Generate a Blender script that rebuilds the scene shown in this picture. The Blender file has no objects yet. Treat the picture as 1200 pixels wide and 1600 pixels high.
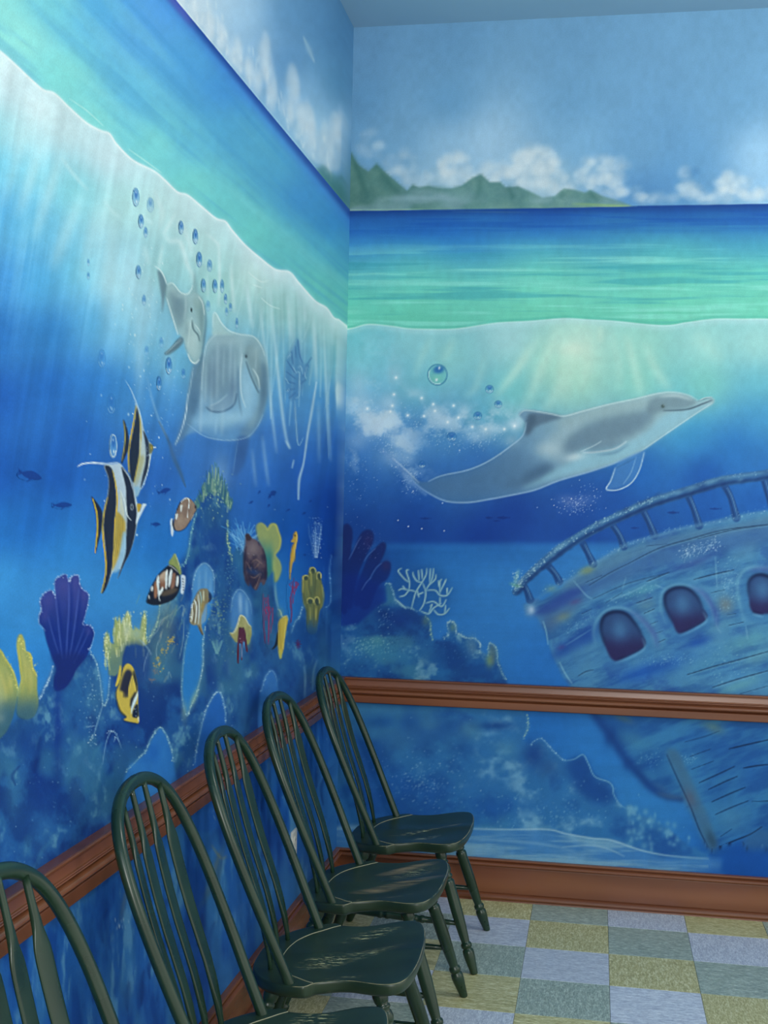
import bpy, bmesh, math
import numpy as np
from mathutils import Vector, Matrix

# ------------------------------------------------------------ camera, world, lamps, exposure
scene = bpy.context.scene
COL = scene.collection
cam_d = bpy.data.cameras.new('camera'); cam_o = bpy.data.objects.new('camera', cam_d); COL.objects.link(cam_o)
cam_d.sensor_fit = 'VERTICAL'; cam_d.sensor_height = 36.; cam_d.sensor_width = 27.; cam_d.lens = 42.901
cam_d.clip_start = .05
_r, _u, _f = Vector((.984811, .172311, .021357)), Vector((-.021758, .000439, .999763)), Vector((-.172261, .985042, -.004182))
cam_o.matrix_world = Matrix(((_r.x, _u.x, -_f.x, 1.0688), (_r.y, _u.y, -_f.y, -5.1067), (_r.z, _u.z, -_f.z, 1.6291), (0, 0, 0, 1)))
scene.camera = cam_o

world = bpy.data.worlds.new('world'); scene.world = world; world.use_nodes = True
world.node_tree.nodes['Background'].inputs[0].default_value = (1., .97, .93, 1.)
world.node_tree.nodes['Background'].inputs[1].default_value = .95

CEIL_Z = 3.671
def fill_lamp(x, y, power):                 # unseen lamps added to even out the light on both walls
    d = bpy.data.lights.new('added_fill_lamp', 'POINT'); d.shadow_soft_size = .22; d.energy = power; d.color = (1., .955, .89)
    o = bpy.data.objects.new('added_fill_lamp', d); COL.objects.link(o); o.location = (x, y, 3.0)
fill_lamp(2.5, -1.8, 34.); fill_lamp(2.6, -4.9, 26.); fill_lamp(5.2, -2.4, 60.); fill_lamp(1.8, -8.0, 330.)

scene.view_settings.view_transform = 'Standard'; scene.view_settings.look = 'None'
scene.view_settings.gamma = 1.; scene.view_settings.use_curve_mapping = False
scene.view_settings.exposure = 0.25

# ------------------------------------------------------------ helpers
def tag(o, label=None, cat=None, group=None, kind=None):
    if label: o['label'] = label
    if cat: o['category'] = cat
    if group: o['group'] = group
    if kind: o['kind'] = kind
    return o
def link(name, me, mat=None, parent=None):
    o = bpy.data.objects.new(name, me); COL.objects.link(o)
    if mat is not None: me.materials.append(mat)
    if parent is not None: o.parent = parent
    return o
def empty(name, loc=(0, 0, 0)):
    o = bpy.data.objects.new(name, None); COL.objects.link(o); o.location = loc; o.empty_display_size = .1
    return o
def mesh(name, v, f, smooth=False):
    me = bpy.data.meshes.new(name); me.from_pydata([tuple(p) for p in v], [], f); me.update()
    if smooth: me.polygons.foreach_set('use_smooth', [True] * len(me.polygons))
    return me
def lin(c):
    c = np.asarray(c, float)
    return np.where(c <= .04045, c / 12.92, ((c + .055) / 1.055) ** 2.4)
def rgb(r, g, b):
    return tuple(lin(np.array((r, g, b)) / 255.)) + (1.,)
class NT:
    def __init__(s, name, rough=.5, spec=.5):
        s.m = bpy.data.materials.new(name); s.m.use_nodes = True; s.t = s.m.node_tree; s.b = s.t.nodes['Principled BSDF']
        s.b.inputs['Roughness'].default_value = rough; s.b.inputs['Specular IOR Level'].default_value = spec
    def n(s, typ, **kw):
        nd = s.t.nodes.new(typ)
        for k, v in kw.items():
            if k in nd.inputs: nd.inputs[k].default_value = v
            else: setattr(nd, k, v)
        return nd
    def l(s, a, b): s.t.links.new(a, b)
    def coords(s, scale, kind='Object', rot=(0, 0, 0)):
        tc = s.n('ShaderNodeTexCoord'); mp = s.n('ShaderNodeMapping'); mp.inputs['Scale'].default_value = scale; mp.inputs['Rotation'].default_value = rot
        s.l(tc.outputs[kind], mp.inputs['Vector']); return mp
    def noise(s, vec, scale, detail=4., rough=.5):
        nd = s.n('ShaderNodeTexNoise'); nd.inputs['Scale'].default_value = scale; nd.inputs['Detail'].default_value = detail; nd.inputs['Roughness'].default_value = rough
        s.l(vec, nd.inputs['Vector']); return nd.outputs['Fac']
    def ramp(s, fac, stops):
        nd = s.n('ShaderNodeValToRGB'); cr = nd.color_ramp
        while len(cr.elements) < len(stops): cr.elements.new(.5)
        for e, (p, c) in zip(cr.elements, stops): e.position = p; e.color = c if len(c) == 4 else tuple(c) + (1.,)
        s.l(fac, nd.inputs['Fac']); return nd.outputs['Color']
    def mix(s, fac, a, b, mode='MIX'):
        nd = s.n('ShaderNodeMix', data_type='RGBA', blend_type=mode)
        for sock, v in ((nd.inputs[0], fac), (nd.inputs[6], a), (nd.inputs[7], b)):
            if hasattr(v, 'is_linked') or hasattr(v, 'links'): s.l(v, sock)
            else: sock.default_value = v
        return nd.outputs[2]
    def math(s, op, a, b=0.):
        nd = s.n('ShaderNodeMath', operation=op)
        for sock, v in zip(nd.inputs, (a, b)):
            if hasattr(v, 'links'): s.l(v, sock)
            else: sock.default_value = v
        return nd.outputs[0]
    def bump(s, fac, strength, dist=.002):
        nd = s.n('ShaderNodeBump'); nd.inputs['Strength'].default_value = strength; nd.inputs['Distance'].default_value = dist
        s.l(fac, nd.inputs['Height']); s.l(nd.outputs['Normal'], s.b.inputs['Normal'])
    def color(s, c): s.l(c, s.b.inputs['Base Color'])
# ---------------------------------------------------------------- mural painter
def fr(x0, y0, k):
    """local sketch frame -> mural sheet coordinates; takes a flat list x,y,x,y..."""
    return lambda *v: [(x0 + v[i] * k, y0 + v[i + 1] * k) for i in range(0, len(v), 2)]

def crom(pts, closed, n=8):
    p = np.array(pts, float)
    m = len(p)
    if m < 3:
        return p
    out = []
    rng = range(m) if closed else range(m - 1)
    t = np.linspace(0, 1, n, endpoint=False)[:, None]
    for i in rng:
        if closed:
            a, b, c, d = p[(i - 1) % m], p[i], p[(i + 1) % m], p[(i + 2) % m]
        else:
            a, b, c, d = p[max(i - 1, 0)], p[i], p[i + 1], p[min(i + 2, m - 1)]
        out.append(.5 * (2 * b + (c - a) * t + (2 * a - 5 * b + 4 * c - d) * t ** 2 + (3 * b - a - 3 * c + d) * t ** 3))
    if not closed:
        out.append(p[-1:])
    return np.concatenate(out)

def gblur(a, s):
    if s < .25:
        return a
    r = max(1, int(s * 2.6 + .5))
    k = np.exp(-np.arange(-r, r + 1) ** 2 / (2 * s * s))
    k /= k.sum()
    for ax in (0, 1):
        pad = [(0, 0)] * a.ndim
        pad[ax] = (r, r)
        b = np.pad(a, pad, mode='edge')
        n = a.shape[ax]
        a = sum(k[i] * (b[i:i + n] if ax == 0 else b[:, i:i + n]) for i in range(2 * r + 1))
    return a

def C(r, g, b):
    return np.array((r, g, b), float) / 255.

class Sheet:
    def __init__(s, x0, y0, x1, y1):
        s.x0, s.y0, s.w, s.h = x0, y0, x1 - x0, y1 - y0
        s.img = np.zeros((s.h, s.w, 3))
        s.motifs = []
    def win(s, x0, y0, x1, y1):
        i0, i1 = max(0, int(x0 - s.x0)), min(s.w, int(x1 - s.x0) + 2)
        j0, j1 = max(0, int(y0 - s.y0)), min(s.h, int(y1 - s.y0) + 2)
        if i1 <= i0 or j1 <= j0:
            return None
        X, Y = np.meshgrid(np.arange(i0, i1) + s.x0 + .5, np.arange(j0, j1) + s.y0 + .5)
        return (slice(j0, j1), slice(i0, i1)), X, Y
    def full(s):
        return s.win(s.x0, s.y0, s.x0 + s.w, s.y0 + s.h)
    def over(s, sl, col, al):
        t = s.img[sl]
        s.img[sl] = t + (np.asarray(col) - t) * np.clip(al, 0, 1)[..., None]
    def mask(s, pts, feather=.8, smooth=True, sub=2):
        q = crom(pts, True) if smooth else np.array(pts, float)
        m = feather * 3 + 2
        w = s.win(q[:, 0].min() - m, q[:, 1].min() - m, q[:, 0].max() + m, q[:, 1].max() + m)
        if w is None:
            return None
        sl, X, Y = w
        acc = np.zeros(X.shape)
        a, b = q, np.roll(q, -1, 0)
        for oy in (-.25, .25):
            ys = Y[:, 0] + oy
            for ox in (-.25, .25):
                cr = np.zeros(X.shape, bool)
                xs = X[0] + ox
                for (ax_, ay), (bx, by) in zip(a, b):
                    if ay == by:
                        continue
                    rows = np.nonzero((ys >= min(ay, by)) & (ys < max(ay, by)))[0]
                    if len(rows):
                        xc = ax_ + (ys[rows] - ay) * (bx - ax_) / (by - ay)
                        cr[rows] ^= xs[None, :] < xc[:, None]
                acc += cr
        return sl, X, Y, gblur(acc / 4, feather)
    def poly(s, pts, col, a=1., feather=.8, smooth=True, tex=None):
        w = s.mask(pts, feather, smooth)
        if w is None:
            return
        sl, X, Y, m = w
        s.over(sl, col(X, Y) if callable(col) else col, m * a * (1 if tex is None else tex(X, Y)))
    def line(s, pts, width, col, a=1., soft=.8, smooth=True, taper=None):
        q = crom(pts, False) if smooth else np.array(pts, float)
        airy = soft >= .5 * width
        fade = 0. if (len(pts) >= 16 or not smooth or taper is not None) else (.55 if width >= 3 else .3)
        if not airy and width < 3 and np.mean(col) > .7:
            a = a * .8
        wid = np.full(len(q), float(width))
        if taper is not None:
            wid = width * np.interp(np.linspace(0, 1, len(q)), np.linspace(0, 1, len(taper)), taper)
        m = width * 2 + soft * 3 + 2
        w = s.win(q[:, 0].min() - m, q[:, 1].min() - m, q[:, 0].max() + m, q[:, 1].max() + m)
        if w is None:
            return
        sl, X, Y = w
        best = np.zeros(X.shape)
        for i in range(len(q) - 1):
            ax_, ay = q[i]
            dx, dy = q[i + 1] - q[i]
            mm = 2 * max(wid[i], wid[i + 1]) + soft * 3 + 2
            i0 = max(0, int(min(ax_, ax_ + dx) - mm - X[0, 0])); i1 = int(max(ax_, ax_ + dx) + mm - X[0, 0]) + 2
            j0 = max(0, int(min(ay, ay + dy) - mm - Y[0, 0])); j1 = int(max(ay, ay + dy) + mm - Y[0, 0]) + 2
            x, y = X[j0:j1, i0:i1], Y[j0:j1, i0:i1]
            if x.size == 0:
                continue
            t = np.clip(((x - ax_) * dx + (y - ay) * dy) / (dx * dx + dy * dy + 1e-9), 0, 1)
            d = np.hypot(x - ax_ - t * dx, y - ay - t * dy)
            hw = (wid[i] + (wid[i + 1] - wid[i]) * t) / 2
            if airy:
                v = np.exp(-(d / (hw * (1.35 if width >= 3 else 1.1) + .35)) ** 2 * 1.2) * np.clip(hw * 2 / .8, 0, 1)
            else:
                v = np.clip((hw - d) / soft + .5, 0, 1) * np.clip(hw * 2 / .8, 0, 1)
                v = v * v * (3 - 2 * v)
            if fade:
                v = v * np.clip(np.sin(np.pi * (i + t) / (len(q) - 1)), 0, 1) ** fade
            best[j0:j1, i0:i1] = np.maximum(best[j0:j1, i0:i1], v)
        s.over(sl, col, best * a)
    def blob(s, cx, cy, rx, ry, col, a=1., rot=0., p=1.):
        r = max(rx, ry) * 2.4
        w = s.win(cx - r, cy - r, cx + r, cy + r)
        if w is None:
            return
        sl, X, Y = w
        c, sn = math.cos(rot), math.sin(rot)
        dx, dy = X - cx, Y - cy
        d = ((dx * c + dy * sn) / rx) ** 2 + ((dy * c - dx * sn) / ry) ** 2
        s.over(sl, col, a * np.exp(-d ** p))
    def motif(s, name, label, pts, smooth=True):
        s.motifs.append((name, label, crom(pts, True, 5) if smooth else np.array(pts, float)))

def vnoise(X, Y, sx, sy, seed, octv=4):
    out = 0; amp = 1; tot = 0
    for o in range(octv):
        r = np.random.RandomState(seed * 31 + o)
        g = r.rand(64, 64)
        u, v = X / sx * 2 ** o + 17.3 * o, Y / sy * 2 ** o + 9.1 * o
        i, j = np.floor(u).astype(int), np.floor(v).astype(int)
        fu, fv = u - i, v - j
        fu, fv = fu * fu * (3 - 2 * fu), fv * fv * (3 - 2 * fv)
        a, b = g[j % 64, i % 64], g[j % 64, (i + 1) % 64]
        c, d = g[(j + 1) % 64, i % 64], g[(j + 1) % 64, (i + 1) % 64]
        out = out + amp * ((a + (b - a) * fu) * (1 - fv) + (c + (d - c) * fu) * fv)
        tot += amp; amp *= .55
    return out / tot

def wash(X, Y, samples, step=8, power=3.2, ax=1., ay=1.):
    """smooth wash of pigment through sampled tones"""
    p = np.array([q[:2] for q in samples], float); c = np.array([q[2:5] for q in samples], float) / 255
    xs = np.arange(X[0, 0] - step, X[0, -1] + 2 * step, step); ys = np.arange(Y[0, 0] - step, Y[-1, 0] + 2 * step, step)
    GX, GY = np.meshgrid(xs, ys)
    num = np.zeros(GX.shape + (3,)); den = np.zeros(GX.shape)
    for (px, py), cc in zip(p, c):
        w = 1. / (((GX - px) * ax) ** 2 + ((GY - py) * ay) ** 2 + 180.) ** (power / 2)
        num += w[..., None] * cc; den += w
    g = gblur(num / den[..., None], 1.6)
    u, v = (X - xs[0]) / step, (Y - ys[0]) / step
    i, j = u.astype(int), v.astype(int); fu, fv = (u - i)[..., None], (v - j)[..., None]
    return (g[j, i] * (1 - fu) + g[j, i + 1] * fu) * (1 - fv) + (g[j + 1, i] * (1 - fu) + g[j + 1, i + 1] * fu) * fv

def sstep(a, b, x):
    t = np.clip((x - a) / (b - a), 0, 1)
    return t * t * (3 - 2 * t)

WHITE = C(232, 244, 248)

def bubble(S, x, y, rx, ry, a=1., deep=C(50, 120, 195)):
    S.blob(x, y, rx * .95, ry * .95, deep, .45 * a, 0, 3)
    S.blob(x, y - ry * .35, rx * .6, ry * .5, C(35, 95, 180), .7 * a, 0, 2)
    S.line([(x + rx * math.cos(t), y + ry * math.sin(t)) for t in np.linspace(0, 6.2832, 18)], .9, C(40, 105, 170), .6 * a, .9, False)
    S.line([(x + rx * .9 * math.cos(t), y + ry * .9 * math.sin(t)) for t in np.linspace(.5, 2.7, 10)], .8, WHITE, .65 * a, .8, False)
    S.blob(x + rx * .1, y + ry * .5, max(rx * .22, .7), max(ry * .16, .7), WHITE, .95 * a)
    S.blob(x, y - ry * .55, max(rx * .16, .6), max(ry * .12, .6), WHITE, .8 * a)

def darkfish(S, x, y, l, h, rot=0, col=C(22, 62, 140), a=.9):
    c, sn = math.cos(rot), math.sin(rot)
    T = lambda *v: [(x + v[i] * l * c - v[i + 1] * h * sn, y + v[i] * l * sn + v[i + 1] * h * c) for i in range(0, len(v), 2)]
    S.poly(T(.5, .05, .25, -.35, 0, -.45, -.25, -.2, -.33, 0, -.2, .3, .1, .42, .35, .3), col, a, .6)
    S.poly(T(-.28, 0, -.5, -.45, -.42, 0, -.52, .5), col, a, .6, False)
    S.poly(T(0, .3, -.05, .85, .15, .35), col, a * .8, .6, False)

def rock(dark, mid, lite, teal, seed, sx, sy):
    def f(X, Y):
        n = vnoise(X, Y, sx, sy, seed, 5); m = vnoise(X, Y, sx * 1.7, sy * 1.4, seed + 5, 3); t = vnoise(X, Y, sx * .35, sy * .35, seed + 9, 3)
        c = dark + (mid - dark) * sstep(.32, .56, n)[..., None]
        c = c + (teal - c) * (sstep(.5, .7, m) * .75)[..., None]
        c = c + (lite - c) * (sstep(.55, .75, n) * sstep(.35, .7, t))[..., None]
        return c
    return f

def flecks(S, n, seed, region, col, a=(.3, .9), r=(.5, 1.1), yk=1.):
    g = np.random.RandomState(seed)
    for k in range(n):
        x, y = region(g)
        rr = r[0] + (r[1] - r[0]) * g.rand() ** 2
        S.blob(x, y, rr, rr * yk, col, a[0] + (a[1] - a[0]) * g.rand())

def along(pts, sx, sy=None):
    q = crom(pts, False, 10)
    def f(g):
        i = g.randint(len(q))
        return q[i][0] + g.randn() * sx, q[i][1] + g.randn() * (sx if sy is None else sy)
    return f

def ellip(cx, cy, rx, ry):
    return lambda g: (cx + g.randn() * rx, cy + g.randn() * ry)

def fringe(S, pts, seed, col, glow, w=1.2, n=None):
    """pale broken outline with sparkle dots used on every reef edge"""
    S.line(pts, w * 4, glow, .36, w * 3.2)
    S.line(pts, w, col, .34, .9)
    L = np.hypot(*np.diff(np.array(pts), axis=0).T).sum()
    flecks(S, int(n or L * .35), seed, along(pts, .9), col, (.3, .9), (.6, 1.2))

def soften(S, seed):
    """dry-brush mottling and slight bleed of the whole painting"""
    sl, X, Y = S.full()
    S.img += .8 * (S.img - gblur(S.img, 1.5))
    S.img *= (1 + (vnoise(X, Y, 9, 11, seed, 3) - .5) * .07 + (vnoise(X, Y, 42, 50, seed + 1, 3) - .5) * .04)[..., None]
    S.img[:] = np.clip(S.img, 0, 1)

# ------------------------------------------------------------ wall by the chairs
def paint_left(LZ):
    S = Sheet(-70, -1150, 566, 2350)
    sl, X, Y = S.full()
    wave = [(-75, 22), (-40, 52), (0, 80), (25, 102), (45, 121), (67, 140), (85, 146), (107, 167), (135, 192), (157, 204), (171, 209), (182, 225), (207, 250),
            (240, 267), (257, 281), (277, 300), (293, 305), (314, 322), (337, 341), (352, 346), (362, 359), (382, 382), (405, 402), (430, 421), (452, 425),
            (467, 442), (492, 470), (510, 481), (522, 497), (535, 501), (543, 511), (570, 540)]
    wv = np.array(wave, float)
    wy = np.interp(X[0], wv[:, 0], wv[:, 1])[None, :]
    hy = 326 + (X - 545) * 1.207
    sky = [(300, 10, 200, 220, 236), (340, 0, 190, 218, 240), (380, 20, 172, 208, 238), (450, 20, 108, 158, 203), (500, 20, 98, 150, 196), (540, 60, 84, 138, 184), (400, 100, 165, 200, 230),
           (440, 100, 105, 156, 204), (480, 150, 150, 194, 230), (495, 200, 172, 210, 236), (520, 250, 140, 184, 216), (530, 130, 90, 146, 188), (545, 250, 84, 140, 184), (545, 20, 80, 134, 180),
           (300, -120, 110, 165, 208), (150, -250, 190, 215, 236), (200, -400, 105, 158, 202), (0, -420, 180, 212, 236), (0, -700, 100, 152, 198), (-60, -560, 170, 205, 232), (400, -150, 92, 146, 190)]
    a_sky = wash(X, Y, sky)  # sky samples beside the corner keep its shade in their colour
    sea = [(0, 0, 150, 228, 226), (30, 60, 158, 234, 228), (-40, 0, 150, 228, 226), (80, 10, 125, 210, 226), (150, 10, 96, 180, 228), (200, 150, 112, 196, 228), (150, 185, 140, 224, 222), (100, 120, 140, 226, 224),
           (300, 100, 86, 164, 222), (250, 20, 92, 166, 238), (220, 60, 98, 176, 232), (350, 140, 74, 150, 216), (300, 230, 108, 192, 218), (300, 282, 128, 216, 212), (360, 210, 88, 170, 212), (420, 275, 86, 168, 208),
           (250, 230, 130, 216, 218), (400, 360, 120, 210, 204), (360, 320, 118, 206, 208), (470, 310, 72, 150, 212), (510, 400, 100, 188, 206), (500, 440, 120, 210, 198), (450, 390, 112, 200, 202), (532, 465, 118, 206, 198),
           (540, 400, 78, 160, 202), (538, 440, 100, 188, 200), (520, 350, 66, 146, 212), (100, -100, 92, 168, 232), (0, -120, 110, 190, 230), (0, -220, 92, 165, 232), (-60, -100, 125, 205, 228), (-60, -300, 90, 160, 230), (200, -40, 88, 160, 232)]
    a_sea = wash(X, Y, sea)
    dh = Y - hy
    band = C(70, 140, 218) + (C(40, 82, 165) - C(70, 140, 218)) * sstep(22, 3, dh)[..., None]
    pn = vnoise(X, Y, 90, 90, 3, 2)
    band = band + (C(86, 96, 190) - band) * (sstep(.5, .72, pn) * sstep(26, 6, dh) * .8)[..., None]
    a_sea = a_sea + (band - a_sea) * (sstep(46, 5, dh) * .95)[..., None]
    along_ = (X - 935) / (Y - 795 + 1e-6)  # lines of equal height
    st = vnoise((Y - 795) / (X - 935) * 400, X, 16, 200, 4, 3)
    a_sea = a_sea + (C(60, 140, 205) - a_sea) * (sstep(.5, .75, st) * .22)[..., None]
    a_sea = a_sea + (C(165, 236, 228) - a_sea) * (sstep(.5, .25, st) * .15 * sstep(40, 110, dh))[..., None]
    und = [(0, 110, 226, 241, 248), (60, 170, 224, 239, 244), (20, 150, 215, 240, 248), (0, 195, 168, 228, 241), (35, 205, 196, 233, 240), (100, 205, 208, 234, 241), (170, 245, 210, 233, 241), (0, 260, 124, 207, 236), (60, 270, 144, 217, 236),
           (0, 330, 96, 180, 232), (50, 340, 110, 194, 233), (0, 440, 74, 152, 222), (60, 440, 86, 172, 226), (120, 300, 145, 218, 230), (130, 420, 118, 198, 227), (190, 320, 188, 230, 231), (190, 430, 168, 217, 234), (250, 330, 194, 230, 231),
           (250, 420, 165, 214, 217), (320, 380, 194, 230, 230), (340, 450, 166, 212, 209), (400, 430, 206, 232, 226), (440, 480, 158, 204, 200), (480, 490, 165, 208, 208), (520, 512, 168, 212, 206), (538, 535, 142, 200, 202), (300, 330, 205, 234, 237),
           (0, 520, 46, 118, 198), (80, 520, 52, 130, 204), (150, 500, 92, 172, 222), (200, 490, 158, 212, 232), (215, 530, 128, 190, 224), (180, 440, 180, 224, 236), (230, 560, 104, 172, 214), (240, 520, 134, 194, 219), (0, 620, 32, 92, 180), (80, 600, 36, 104, 189), (150, 600, 48, 124, 206), (200, 600, 64, 140, 212),
           (240, 620, 72, 142, 208), (270, 560, 110, 178, 212), (0, 740, 28, 88, 177), (90, 740, 28, 88, 176), (60, 820, 34, 106, 192), (0, 830, 38, 115, 199), (100, 860, 48, 130, 207), (0, 900, 62, 147, 217), (100, 920, 64, 146, 214), (40, 960, 60, 142, 212),
           (0, 1000, 52, 140, 216), (200, 740, 38, 98, 184), (250, 740, 42, 98, 180), (250, 850, 38, 115, 197), (240, 900, 48, 130, 206), (200, 930, 62, 145, 215), (160, 1000, 52, 130, 206), (190, 960, 60, 140, 211), (120, 680, 34, 98, 186), (240, 690, 54, 118, 194),
           (360, 740, 62, 114, 190), (420, 680, 58, 114, 190), (420, 620, 92, 156, 206), (430, 560, 114, 178, 206), (470, 560, 108, 168, 206), (470, 640, 80, 146, 206), (520, 560, 122, 190, 207), (520, 640, 72, 144, 206), (520, 700, 40, 100, 182),
           (470, 740, 38, 94, 180), (520, 780, 18, 62, 150), (420, 780, 38, 94, 176), (380, 790, 46, 104, 184), (450, 820, 24, 86, 172), (500, 850, 18, 72, 160), (525, 870, 16, 58, 146), (440, 900, 40, 118, 194), (480, 900, 28, 92, 176), (520, 950, 18, 70, 152),
           (455, 940, 44, 122, 196), (535, 700, 40, 100, 180), (538, 800, 16, 58, 145), (535, 1020, 34, 98, 178), (330, 700, 60, 116, 190), (320, 860, 40, 110, 185), (300, 1000, 44, 124, 200), (60, 1040, 48, 130, 206), (-60, 150, 222, 240, 248), (-60, 330, 96, 180, 232), (-60, 500, 46, 118, 198), (-60, 740, 28, 88, 177), (-60, 930, 60, 144, 214)]
    a_und = wash(X, Y, und)
    a_und = a_und * (1 + (vnoise(X, Y, 60, 90, 8, 4) - .5)[..., None] * .10)
    vs = vnoise(X + (Y - 300) * .16, Y, 15, 420, 18, 3)                     # loose vertical brushing of the water
    a_und = a_und * (1 + ((vs - .5) * .18 * sstep(1000, 700, Y))[..., None])
    a_und = a_und + (C(205, 236, 240) - a_und) * (sstep(.52, .8, vs) * sstep(640, 330, Y) * .2)[..., None]
    img = a_sky + (a_sea - a_sky) * np.clip(dh / 1.4 + .5, 0, 1)[..., None]
    S.img[:] = img + (a_und - img) * np.clip((Y - wy) / 1.6 + .5, 0, 1)[..., None]
    # clouds over the horizon
    XB = fr(240, 0, .26667)
    g = np.random.RandomState(5)
    for (a0, b0, hh, al) in [(150, 60, 110, .9), (230, 120, 150, .95), (330, 200, 110, .9), (400, 270, 140, .95), (480, 360, 140, .95), (560, 440, 90, .8), (620, 500, 120, .85), (700, 600, 120, .8), (780, 690, 110, .8), (860, 760, 160, .95), (930, 830, 170, .95), (1000, 900, 190, .95), (1060, 900, 170, .9), (660, 420, 190, .7), (820, 560, 150, .65), (900, 740, 150, .9), (1070, 780, 130, .7), (1020, 980, 60, .5)]:
        for k in range(7):
            px, py = XB(a0 + g.randn() * 16, b0 - hh * (k / 7.) + 10)[0]
            S.blob(px, py, 4.2 + 3 * g.rand(), 11 + 6 * g.rand(), C(226, 235, 243), .30 * al, 0, 1.4)
    for pts, al in [((640, 420, 620, 330, 635, 230, 650, 175, 680, 230, 690, 330, 720, 480, 730, 600, 690, 560), .5), ((790, 600, 775, 480, 795, 375, 835, 400, 855, 540, 850, 680, 800, 700), .45), ((870, 860, 880, 700, 915, 610, 950, 700, 985, 900, 960, 960), .5),
                    ((1010, 960, 1015, 760, 1055, 650, 1100, 720, 1105, 900, 1080, 1000), .45), ((400, 270, 395, 140, 430, 180, 460, 300, 490, 230, 530, 390, 500, 420), .45), ((240, 90, 280, -40, 330, 0, 350, 160, 330, 210), .5)]:
        S.poly(XB(*pts), C(214, 228, 240), al, 2.6)
    S.line(XB(880, 220, 910, 290, 940, 360), 7, C(176, 206, 224), .55, 6, taper=[.3, 1, .3])
    for k in range(60):
        t = g.rand(); px = 285 + t * 250; py = 326 + (px - 545) * 1.207 - 4 - g.rand() ** 1.6 * 60
        S.line([(px, py), (px + g.randn() * 1.5, py - 8 - 14 * g.rand())], 2 + 2 * g.rand(), C(238, 244, 248), .28, 2.5)
    for k in range(14):   # far island edge in the corner
        px = 494 + k * 3.7; top = 262 + (k * 2.6) - 6 * g.rand()
        S.poly([(px - 4, 330 + (px - 545) * 1.207), (px - 3, top + 12), (px, top), (px + 4, top + 14), (px + 5, 330 + (px - 545) * 1.207)], C(72, 128, 132), .5, 1.6)
    S.poly([(498, 268), (506, 258), (520, 272), (534, 274), (545, 262), (548, 330), (540, 320), (520, 296)], C(66, 122, 122), .55, 2.5)
    sl2, X2, Y2 = S.win(250, -40, 560, 345)
    d2 = Y2 - (326 + (X2 - 545) * 1.207)
    S.over(sl2, a_sea[sl2], np.clip(d2 / 1.4 + .5, 0, 1) * (d2 < 60) * (Y2 < wy[:, sl2[1]]))
    # broken surf under the surface line
    S.over(sl, C(228, 242, 246), np.exp(-((Y - wy - 4) / (9 + 10 * vnoise(X, Y, 50, 50, 12, 2))) ** 2) * (Y > wy) * .75 * sstep(330, 420, X))
    S.over(sl, C(222, 240, 244), sstep(70, 0, Y - wy) * (Y > wy) * .35)
    S.line(wave, 2.4, C(240, 250, 252), .9, 1.2)
    S.line([(x, y + 1) for x, y in wave], 7, C(235, 247, 250), .35, 6)
    XA, XC, XE = fr(0, 60, .25), fr(380, 400, .25), fr(190, 280, .15)
    for p in [XA(430, 375, 540, 450, 650, 550), XA(800, 690, 900, 760, 1010, 840)]:
        S.line(p, 1.6, C(205, 244, 240), .55, 1.5)
    # shafts of light
    for p, w, al in [(XA(265, 650, 200, 850, 110, 1110), 9, .4), (XA(370, 760, 300, 980, 215, 1250), 9, .45), (XA(520, 960, 420, 1200, 330, 1430), 10, .4), (XA(620, 1060, 560, 1300, 520, 1500), 12, .4), (XA(150, 560, 90, 800, 20, 1040), 8, .25),
                     (XA(700, 1080, 690, 1300, 660, 1560), 16, .4), (XA(380, 740, 460, 850, 550, 950), 3, .45), (XA(650, 1010, 700, 1080, 750, 1120), 3, .4), (XA(880, 1100, 960, 1165), 3, .5), (XA(900, 1290, 930, 1420), 4, .5)]:
        S.line(p, w * 1.7, C(214, 242, 246), al * .9, w * 1.6)
    for p, w, al in [(XE(440, 560, 500, 640, 600, 650, 650, 760, 690, 900, 740, 1000, 730, 1080), 7, .55), (XE(430, 680, 400, 850, 390, 930), 5, .4), (XE(600, 420, 700, 640, 730, 800), 7, .4), (XE(1010, 640, 1020, 1000, 1010, 1340), 4, .5),
                     (XE(1140, 880, 1150, 1100, 1180, 1400), 5, .5), (XE(890, 960, 900, 1260), 4, .3), (XE(560, 360, 480, 500, 440, 560), 5, .45), (XE(880, 560, 980, 650, 1010, 700), 4, .4), (XE(330, 100, 420, 340, 400, 500), 7, .35)]:
        S.line(p, w, C(226, 242, 244), al, w * .8)
    for k in range(22):
        t = k / 22.; px = 372 + t * 170 + g.randn() * 2; y0 = np.interp(px, wv[:, 0], wv[:, 1]) + 8
        ln = 60 + 190 * g.rand()
        S.line([(px, y0), (px + 3, y0 + ln * .5), (px + 5 * g.randn(), y0 + ln)], 2.5 + 5 * g.rand(), C(206, 232, 236), .16 + .2 * g.rand(), 3.5, taper=[1, .8, .2])
    for p, w, al in [(XC(20, 180, 40, 320, 55, 450), 4, .6), (XC(100, 280, 140, 620, 175, 950, 210, 1240), 3.5, .5), (XC(170, 250, 200, 560, 235, 900, 265, 1120, 292, 1200), 3.5, .6), (XC(275, 240, 290, 400, 300, 520), 4, .4), (XC(440, 380, 452, 600, 458, 800), 4, .6),
                     (XC(500, 400, 515, 700, 530, 1000, 548, 1290), 3.5, .5), (XC(555, 400, 560, 560), 4, .4), (XC(590, 430, 592, 600, 585, 800, 600, 1000, 632, 1090), 4, .6), (XC(385, 300, 388, 420), 4, .45), (XC(120, 1120, 140, 1300, 160, 1440), 4, .3), (XC(55, 1200, 80, 1450), 4, .25), (XC(470, 900, 475, 1300), 4, .3)]:
        S.line(p, w * 1.25, C(214, 234, 240), al * .9, w * 1.3)
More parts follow.
